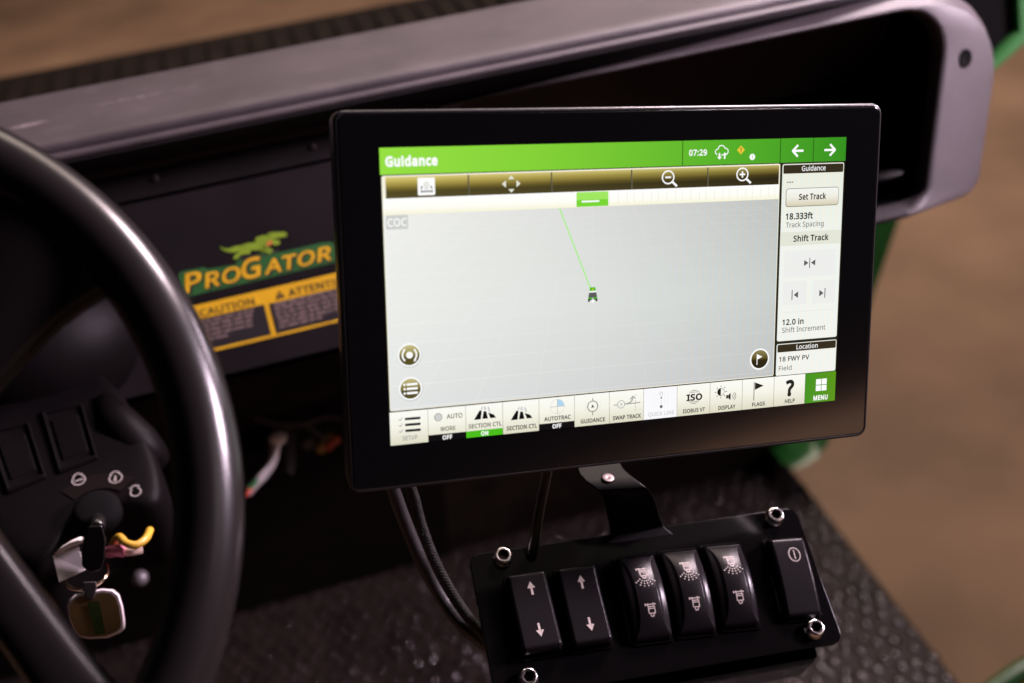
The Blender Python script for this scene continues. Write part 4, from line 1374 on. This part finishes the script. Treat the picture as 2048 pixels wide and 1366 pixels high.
widget('location_panel', s)

# menu bar along the bottom
bw = 16.69
for k in range(13):
    x0, x1 = k * bw, (k + 1) * bw
    s = Sheet(Z0)
    y1 = 124.6
    ylab = 123.2
    m_ = 'px_bar'
    if k in (1, 2, 4):
        y1, ylab = 121.7, 120.4
    if k == 7:
        m_ = 'px_disabled'
    if k == 12:
        m_ = 'px_menu'
    s.rect(x0 + (.08 if k else 0.2), 110.1, x1 - .06, y1, m_, 1)
    if 0 < k < 12:
        s.rect(x0 - .06, 110.1, x0 + .08, y1, 'px_bar_edge', 2)
    c = (x0 + x1) / 2
    if k in (1, 4):
        s.rect(x0, 121.7, x1, 124.6, 'px_black', 1)
        s.text('OFF', c - 2.15, 124.15, 4.3, 1.75, 'px_white', 2, bold=.03)
    if k == 2:
        s.rect(x0 + .1, 121.7, x1 - .1, 124.6, 'px_on', 1)
        s.text('ON', c - 1.65, 124.1, 3.3, 1.75, 'px_white', 2, bold=.03)
    lab = ['SETUP', 'WORK', 'SECTION CTL', 'SECTION CTL', 'AUTOTRAC', 'GUIDANCE', 'SWAP TRACK', 'QUICK LINE', 'ISOBUS VT', 'DISPLAY', 'FLAGS', 'HELP', 'MENU'][k]
    wl = [6.5, 6.8, 15.0, 14.0, 12.5, 11.7, 13.8, 13.0, 11.2, 8.8, 6.7, 5.3, 7.8][k]
    ml = {0: 'px_ghost2', 1: 'px_btn_edge', 2: 'px_btn_edge', 7: 'px_ghost', 12: 'px_white'}.get(k, 'px_text')
    xl = [5.4, 22.0, 34.5, 51.7, 69.1, 86.3, 101.8, 119.1, 136.5, 154.6, 172.2, 189.6, 205.0][k]
    yl = [122.7, 120.3, 120.4, 123.0, 120.5, 123.2, 123.2, 123.2, 123.3, 123.4, 123.4, 123.4, 123.5][k]
    s.text(lab, xl, yl, wl, 1.75 if k < 12 else 2.2, ml, 3, bold=.020 if k < 12 else .03)
    if k == 0:
        for y in (113.5, 116.1, 118.8 - .1):
            s.line([(6.9, y - .05), (13.2, y + .05)], 1.05, 'px_black', 3)
            s.line([(4.0, y - .1), (4.7, y + .5), (5.6, y - .8)], .32, 'px_ghost2', 3)
    if k == 1:
        s.arc(21.2, 114.05, 1.55, .5, 'px_ghost2', 3)
        s.disc(21.2, 114.05, 1.2, 'px_ghost', 2)
        s.text('AUTO', 24.9, 115.1, 7.0, 1.95, 'px_btn_edge', 3, bold=.015)
    if k in (2, 3):
        dx, dy = (0, 0) if k == 2 else (16.65, 1.75)
        for pts in ([(37.0, 116.8), (39.6, 112.8), (40.6, 112.8), (40.1, 116.8)], [(40.8, 116.7), (41.4, 113.3), (42.6, 113.4), (43.3, 116.7)], [(43.5, 114.1), (46.0, 115.2), (47.0, 116.7), (44.4, 116.7)]):
            s.poly([(x + dx, y + dy) for x, y in pts], 'px_black', 3)
        for pts in ([(40.0, 112.4), (40.8, 111.1), (41.3, 111.1), (40.9, 112.4)], [(41.5, 112.7), (41.7, 111.2), (42.4, 111.2), (42.7, 112.9)], [(43.1, 111.5), (43.9, 111.5), (44.7, 114.0), (43.6, 113.4)]):
            s.poly([(x + dx, y + dy) for x, y in pts], 'px_ghost', 3)
    if k == 4:
        s.poly([(75.3, 114.3)] + [(75.3 + 3.25 * math.sin(a), 114.3 - 3.25 * math.cos(a)) for a in [math.pi / 2 * i / 10 for i in range(11)]], 'px_blue', 3)
        s.arc(75.3, 114.3, 3.25, .14, 'px_ghost', 4)
        s.line([(71.8, 114.3), (78.7, 114.3)], .2, 'px_ghost2', 5)
        s.line([(75.3, 110.9), (75.3, 117.8)], .2, 'px_ghost2', 5)
    if k == 5:
        s.arc(92.05, 115.85, 2.42, .3, 'px_text', 3)
        s.line([(92.05, 112.1), (92.05, 113.4)], .28, 'px_text', 3)
        s.line([(92.05, 118.3), (92.05, 119.9)], .28, 'px_text', 3)
        s.poly([(92.05, 114.9), (92.85, 116.6), (92.05, 116.2), (91.25, 116.6)], 'px_text', 3)
        for x in (88.6, 90.0, 94.1, 95.6):
            s.rect(x - .05, 113.6, x + .05, 118.2, 'px_ghost', 2)
    if k == 6:
        s.line([(102.3, 116.3), (104.0, 116.3)], .45, 'px_ghost2', 3)
        s.line([(107.5, 116.3), (115.0, 116.1)], .5, 'px_ghost2', 3)
        s.arc(105.75, 116.2, 1.75, .32, 'px_ghost2', 3)
        s.line([(105.2, 115.5), (106.4, 116.2), (105.2, 116.9)], .3, 'px_ghost2', 3)
        s.line([(108.0, 116.2), (110.0, 115.8), (111.1, 114.8), (111.4, 113.4)], .6, 'px_ghost2', 4)
        s.line([(110.2, 114.3), (111.5, 112.9), (112.6, 114.1)], .5, 'px_ghost2', 4)
        for i in range(6):
            s.rect(112.55, 112.4 + i * 1.35, 113.0, 112.85 + i * 1.35, 'px_ghost2', 3)
    if k == 7:
        s.arc(125.45, 113.0, .75, .2, 'px_ghost2', 3, n=16)
        s.disc(125.55, 119.1, .72, 'px_icon_grey', 3, 14)
        for i in range(5):
            s.rect(125.35, 114.2 + i * .9, 125.6, 114.7 + i * .9, 'px_ghost2', 3)
        s.poly([(125.0, 115.2), (126.0, 115.2), (125.5, 114.2)], 'px_icon_grey', 4)
        for x in (122.3, 123.7, 127.1, 128.7):
            for i in range(11):
                s.rect(x - .07, 112.7 + i * .58, x + .07, 112.95 + i * .58, 'px_ghost', 3)
    if k == 8:
        s.arc(142.1, 116.0, 3.2, .14, 'px_text', 3)
        s.arc(142.1, 116.0, 1.5, .12, 'px_text', 3, ry=3.2)
        s.line([(142.1, 112.8), (142.1, 119.2)], .12, 'px_text', 3)
        for dy in (-2.2, 2.2):
            s.line([(139.8, 116 + dy), (144.4, 116 + dy)], .12, 'px_text', 3)
        s.rect(138.2, 114.3, 146.2, 117.7, m_, 4)
        s.text('ISO', 138.3, 117.5, 7.8, 2.75, 'px_text', 5, bold=.035)
        s.rect(138.05, 114.7, 139.65, 115.2, 'px_text', 6)
        s.rect(138.05, 117.05, 139.65, 117.55, 'px_text', 6)
    if k == 9:
        s.arc(155.7, 114.9, 1.75, .2, 'px_text', 3)
        s.poly([(155.7 - 1.75 * math.sin(a), 114.9 - 1.75 * math.cos(a)) for a in [math.pi * i / 12 for i in range(13)]], 'px_text', 3)
        for i in range(8):
            a = math.pi / 4 * i
            s.line([(155.7 + 2.4 * math.cos(a), 114.9 + 2.4 * math.sin(a)), (155.7 + 3.0 * math.cos(a), 114.9 + 3.0 * math.sin(a))], .32, 'px_text', 3)
        s.rect(158.5, 116.7, 159.5, 118.3, 'px_text', 3)
        s.poly([(159.6, 116.8), (160.8, 115.7), (160.8, 119.3), (159.6, 118.2)], 'px_text', 3)
        for r_ in (.9, 1.7, 2.5):
            s.arc(161.0, 117.5, r_, .22, 'px_text', 3, -50, 50, 10)
    if k == 10:
        s.rect(172.8, 111.8, 173.15, 120.6, 'px_text', 3)
        s.poly([(173.4, 111.9), (178.0, 113.8), (173.4, 115.5)], 'px_text', 3)
    if k == 11:
        s.text('?', 189.7, 119.7, 4.6, 6.9, 'px_text', 3, bold=.035)
    if k == 12:
        for x in (206.1, 209.2):
            for y in (113.2, 116.3):
                s.rect(x, y, x + 2.75, y + 2.75, 'px_white', 3)
    widget('menu_button', s)

# ------------------------------------------------------------------ switch panel with bracket arm
q1, q2 = Vector((0.9745, -0.1077, 0.1966)), Vector((0.1982, 0.8239, -0.5309))
QT = Vector((-4.8846, 111.5751, 578.4421)) / 1000.0
f1, f2 = (ROWS @ q1).normalized(), ROWS @ q2
f2 = (f2 - f1 * f2.dot(f1)).normalized()
f3 = f1.cross(-f2)
QM = Matrix((f1, -f2, f3)).transposed().to_4x4()
QM.translation = ROWS @ QT
pan = thing('switch_panel', 'black metal switch panel with six rocker switches below the display', 'switch panel', QM)


def ql(inset, z, x0=-17.2, x1=164.2, y0=-4.6, y1=71.6, r=6.0):
    return [Vector((x * mm, -y * mm, z * mm)) for x, y in rrect(x0 + inset, y0 + inset, x1 - inset, y1 - inset, max(.5, r - inset), 6)][::-1]


b = MB()
b.loft([ql(0, -3.0), ql(0, -.5), ql(.15, -.15), ql(.5, 0)], 'powder_black', cap0=True, cap1=True)
b.build('face_plate', pan)
b = MB()
b.loft([ql(0, -30, -8, 150, 2, 77, 3), ql(0, -9, -8, 150, 2, 77, 3), ql(.8, -3.2, -8, 150, 2, 77, 3)], 'powder_black', cap0=True)
b.build('under_box', pan)
# bracket arm: bent strip from the plate's far edge up behind the display
iq = QM.inverted()
arm = [((1202, 1092), (1350, 1070), None), ((1222, 1066), (1328, 1052), .594), ((1217, 1040), (1319, 1028), .586), ((1212, 1014), (1312, 1004), .577), ((1207, 994), (1304, 987), .5705), ((1198, 982), (1296, 976), .5685), ((1184, 971), (1280, 964), .570), ((1170, 961), (1264, 952), .5735), ((1158, 948), (1248, 938), .578), ((1152, 930), (1238, 921), .584), ((1150, 890), (1232, 880), .598)]
b = MB()
loops = []
thk = iq.to_3x3() @ (ROWS @ Vector((0, .35, 1)).normalized()) * .0045
for (a, c, d) in arm:
    if d is None:
        # foot lies on the plate
        def hit(p):
            r = ROWS @ Vector((p[0] - 1024.0, p[1] - 683.0, FPX))
            nrm = f3
            w_ = r * (nrm.dot(QM.translation) / nrm.dot(r))
            return iq @ w_
        pa, pc = hit(a), hit(c)
    else:
        pa, pc = iq @ unproject(*a, d), iq @ unproject(*c, d)
    loops.append([pa, pc, pc + thk, pa + thk])
b.loft(loops, 'bracket_black', False, True, True, True)
b.build('bracket_arm', pan, bevel=.0012, seg=3)
b = MB()
hc = iq @ unproject(1216, 957, .5735)
b.lathe([(.0036, -.0002), (.0036, .0006), (.0028, .0009), (.0, .0004)], Matrix.Translation(hc) @ (iq.to_3x3() @ (ROWS @ Vector((.1, -.80, -.6)))).to_track_quat('Z', 'Y').to_matrix().to_4x4(), 'socket_dark', 20)
b.build('bracket_screw', pan)

# bolts with hex sockets
for bx, by in ((0, 0), (150, 0), (150, 63.2), (0, 63.2)):
    b = MB()
    M = Matrix.Translation((bx * mm, -by * mm, 0)) @ Matrix.Rotation(random.uniform(0, 1), 4, 'Z')
    b.lathe([(.0050, .0), (.0050, .0007), (.0045, .0008), (.0045, .0042), (.0041, .0049), (.0036, .0051), (.0030, .0050)], M, 'chrome', 32, False)
    hexl = lambda r, z: [M @ Vector((r * math.cos(math.pi / 3 * k), r * math.sin(math.pi / 3 * k), z)) for k in range(6)]
    b.loft([hexl(.0033, .0050), hexl(.0027, .0046), hexl(.0026, .0012)], 'socket_dark', False, True, False, True)
    b.build('bolt', pan)


def rocker(L, Wd, prof, chamfer, er=1.6, zb=-1.0):
    """rocker cap: stations along its length, cross sections with a soft or lens-shaped side slope"""
    b = MB()
    loops = []
    N = 40
    for i in range(N + 1):
        v = -L / 2 + L * i / N
        e = L / 2 - abs(v)
        k = 1.0 if e > er else math.sqrt(max(0.0, 1 - (1 - e / er) ** 2))
        top = prof(v)
        h = zb + (top - zb) * (0.55 + .45 * k) if e < er else top
        w = Wd / 2 - (0 if e > 1.2 else (1.2 - e) * .35)
        cw, cd, groove = chamfer(v)
        pts = [(-w, zb), (-w, h - cd - .9), (-w + .25, h - cd - .25), (-w + .8, h - cd + .05)]
        pts += [(-w + .8 + cw * .5, h - cd * .62), (-w + .8 + cw, h - cd * .25 - groove), (-w + 1.15 + cw, h - groove * .4), (-w + 1.6 + cw, h)]
        pts += [(0, h + .05)]
        pts += [(-x, z) for x, z in pts[:-1][::-1]]
        loops.append([Vector((x * mm, v * mm, z * mm)) for x, z in pts])
    b.loft(loops[::-1], 'rocker_plastic', True, False)
    n_ = len(loops[0])
    b.add(loops[0], [tuple(range(n_))], 'rocker_plastic')
    b.add(loops[-1], [tuple(range(n_))[::-1]], 'rocker_plastic')
    return b


def nozzle(s, x, y, spray):
    m_ = 'print_grey'
    s.line([(x - 2.9, y - 3.6), (x + 2.4, y - 3.6)], .62, m_)
    s.line([(x - 2.9, y - 4.1), (x - 2.9, y - 3.0)], .5, m_)
    s.line([(x - 1.6, y - 4.1), (x - 1.6, y - 1.6), (x + 1.3, y - 1.6)], .5, m_)
    s.line([(x + 1.2, y - 4.2), (x + 1.2, y - 3.0)], .6, m_)
    s.line([(x - 1.5, y - 2.5), (x + 1.7, y - 2.5), (x + 1.7, y + .6), (x - 1.5, y + .6), (x - 1.5, y - 2.5)], .55, m_)
    s.line([(x - .8, y + .9), (x - .5, y + 2.0), (x + .7, y + 2.0), (x + 1.0, y + .9)], .6, m_)
    if spray:
        for a in (-52, -30, -10, 10, 30, 52):
            for r_ in (3.3, 4.7, 6.1):
                aa = math.radians(a)
                s.disc(x + .1 + r_ * math.sin(aa), y + .4 + r_ * math.cos(aa), .36, m_, 0, 8)


def arrow(s, x, y, up):
    q = -1 if up else 1
    s.line([(x, y - 3.2 * q), (x, y + .6 * q)], 1.15, 'print_grey')
    s.poly([(x - 2.0, y + .2 * q), (x + 2.0, y + .2 * q), (x, y + 3.7 * q)], 'print_grey', 1)


soft = lambda v: (.35, .45, 0.0)
lens = lambda v: (.1 + 2.9 * max(0, 1 - (v / 21) ** 4), .3 + 1.7 * max(0, 1 - (v / 21) ** 4), .40 * max(0, 1 - (v / 20) ** 6))
flat_p = lambda v: 8.0 + .004 * v * v * .35
arch_p = lambda v: 11.4 - 6.6 * (v / 21.0) ** 2
bent_p = lambda v: 9.0 - .0045 * v * v
specs = [(9.0, 32.6, 20.0, 41.0, flat_p, soft, 0, -3, 'arrow', 'leftmost switch with two arrows'),
         (34.6, 33.2, 20.0, 41.0, flat_p, soft, -.5, 0, 'arrow', 'second arrow switch'),
         (66.6, 33.2, 19.8, 44.5, arch_p, lens, -2.5, 0, 'spray', None),
         (90.0, 33.6, 19.8, 44.5, arch_p, lens, -3.2, 0, 'spray', None),
         (113.6, 34.0, 19.8, 44.5, arch_p, lens, -4.2, 0, 'spray', None),
         (147.6, 35.4, 19.0, 42.5, bent_p, soft, -4.5, 5, 'power', None)]
for (cx, cy, wd_, ln, pf, ch, rz, tilt, kind, lab) in specs:
    b = rocker(ln, wd_, pf, ch)
    sw = b.build('rocker_switch', pan)
    sw.location = (cx * mm, -cy * mm, 0)
    sw.rotation_euler = (math.radians(tilt), 0, math.radians(rz))
    s = Sheet(.00012, .00006, zf=lambda x, y, pf=pf: pf(-y) * mm)
    if kind == 'arrow':
        arrow(s, .9, -11.2, True)
        arrow(s, .3, 10.6, False)
    elif kind == 'spray':
        nozzle(s, .4, -9.4, True)
        nozzle(s, .5, 10.2, False)
    else:
        s.arc(1.6, -11.0, 3.0, .45, 'print_grey', 0, n=30, ry=3.7)
        s.line([(1.6, -13.4), (1.6, -8.6)], .5, 'print_grey')
    s.build('symbol', sw)
    # dark mounting collar round each rocker
    b = MB()
    hw, hl = wd_ / 2 + 1.5, ln / 2 + 1.6
    lp = lambda i, z: [Vector((x * mm, y * mm, z * mm)) for x, y in rrect(-hw + i, -hl + i, hw - i, hl - i, 2.2, 4)]
    b.loft([lp(0, .05), lp(.1, 1.1), lp(.5, 1.5), lp(1.2, 1.5), lp(1.5, .6)], 'powder_black', False)
    col = b.build('switch_collar', pan)
    col.location = (cx * mm, -cy * mm, 0)
    col.rotation_euler = (0, 0, math.radians(rz))
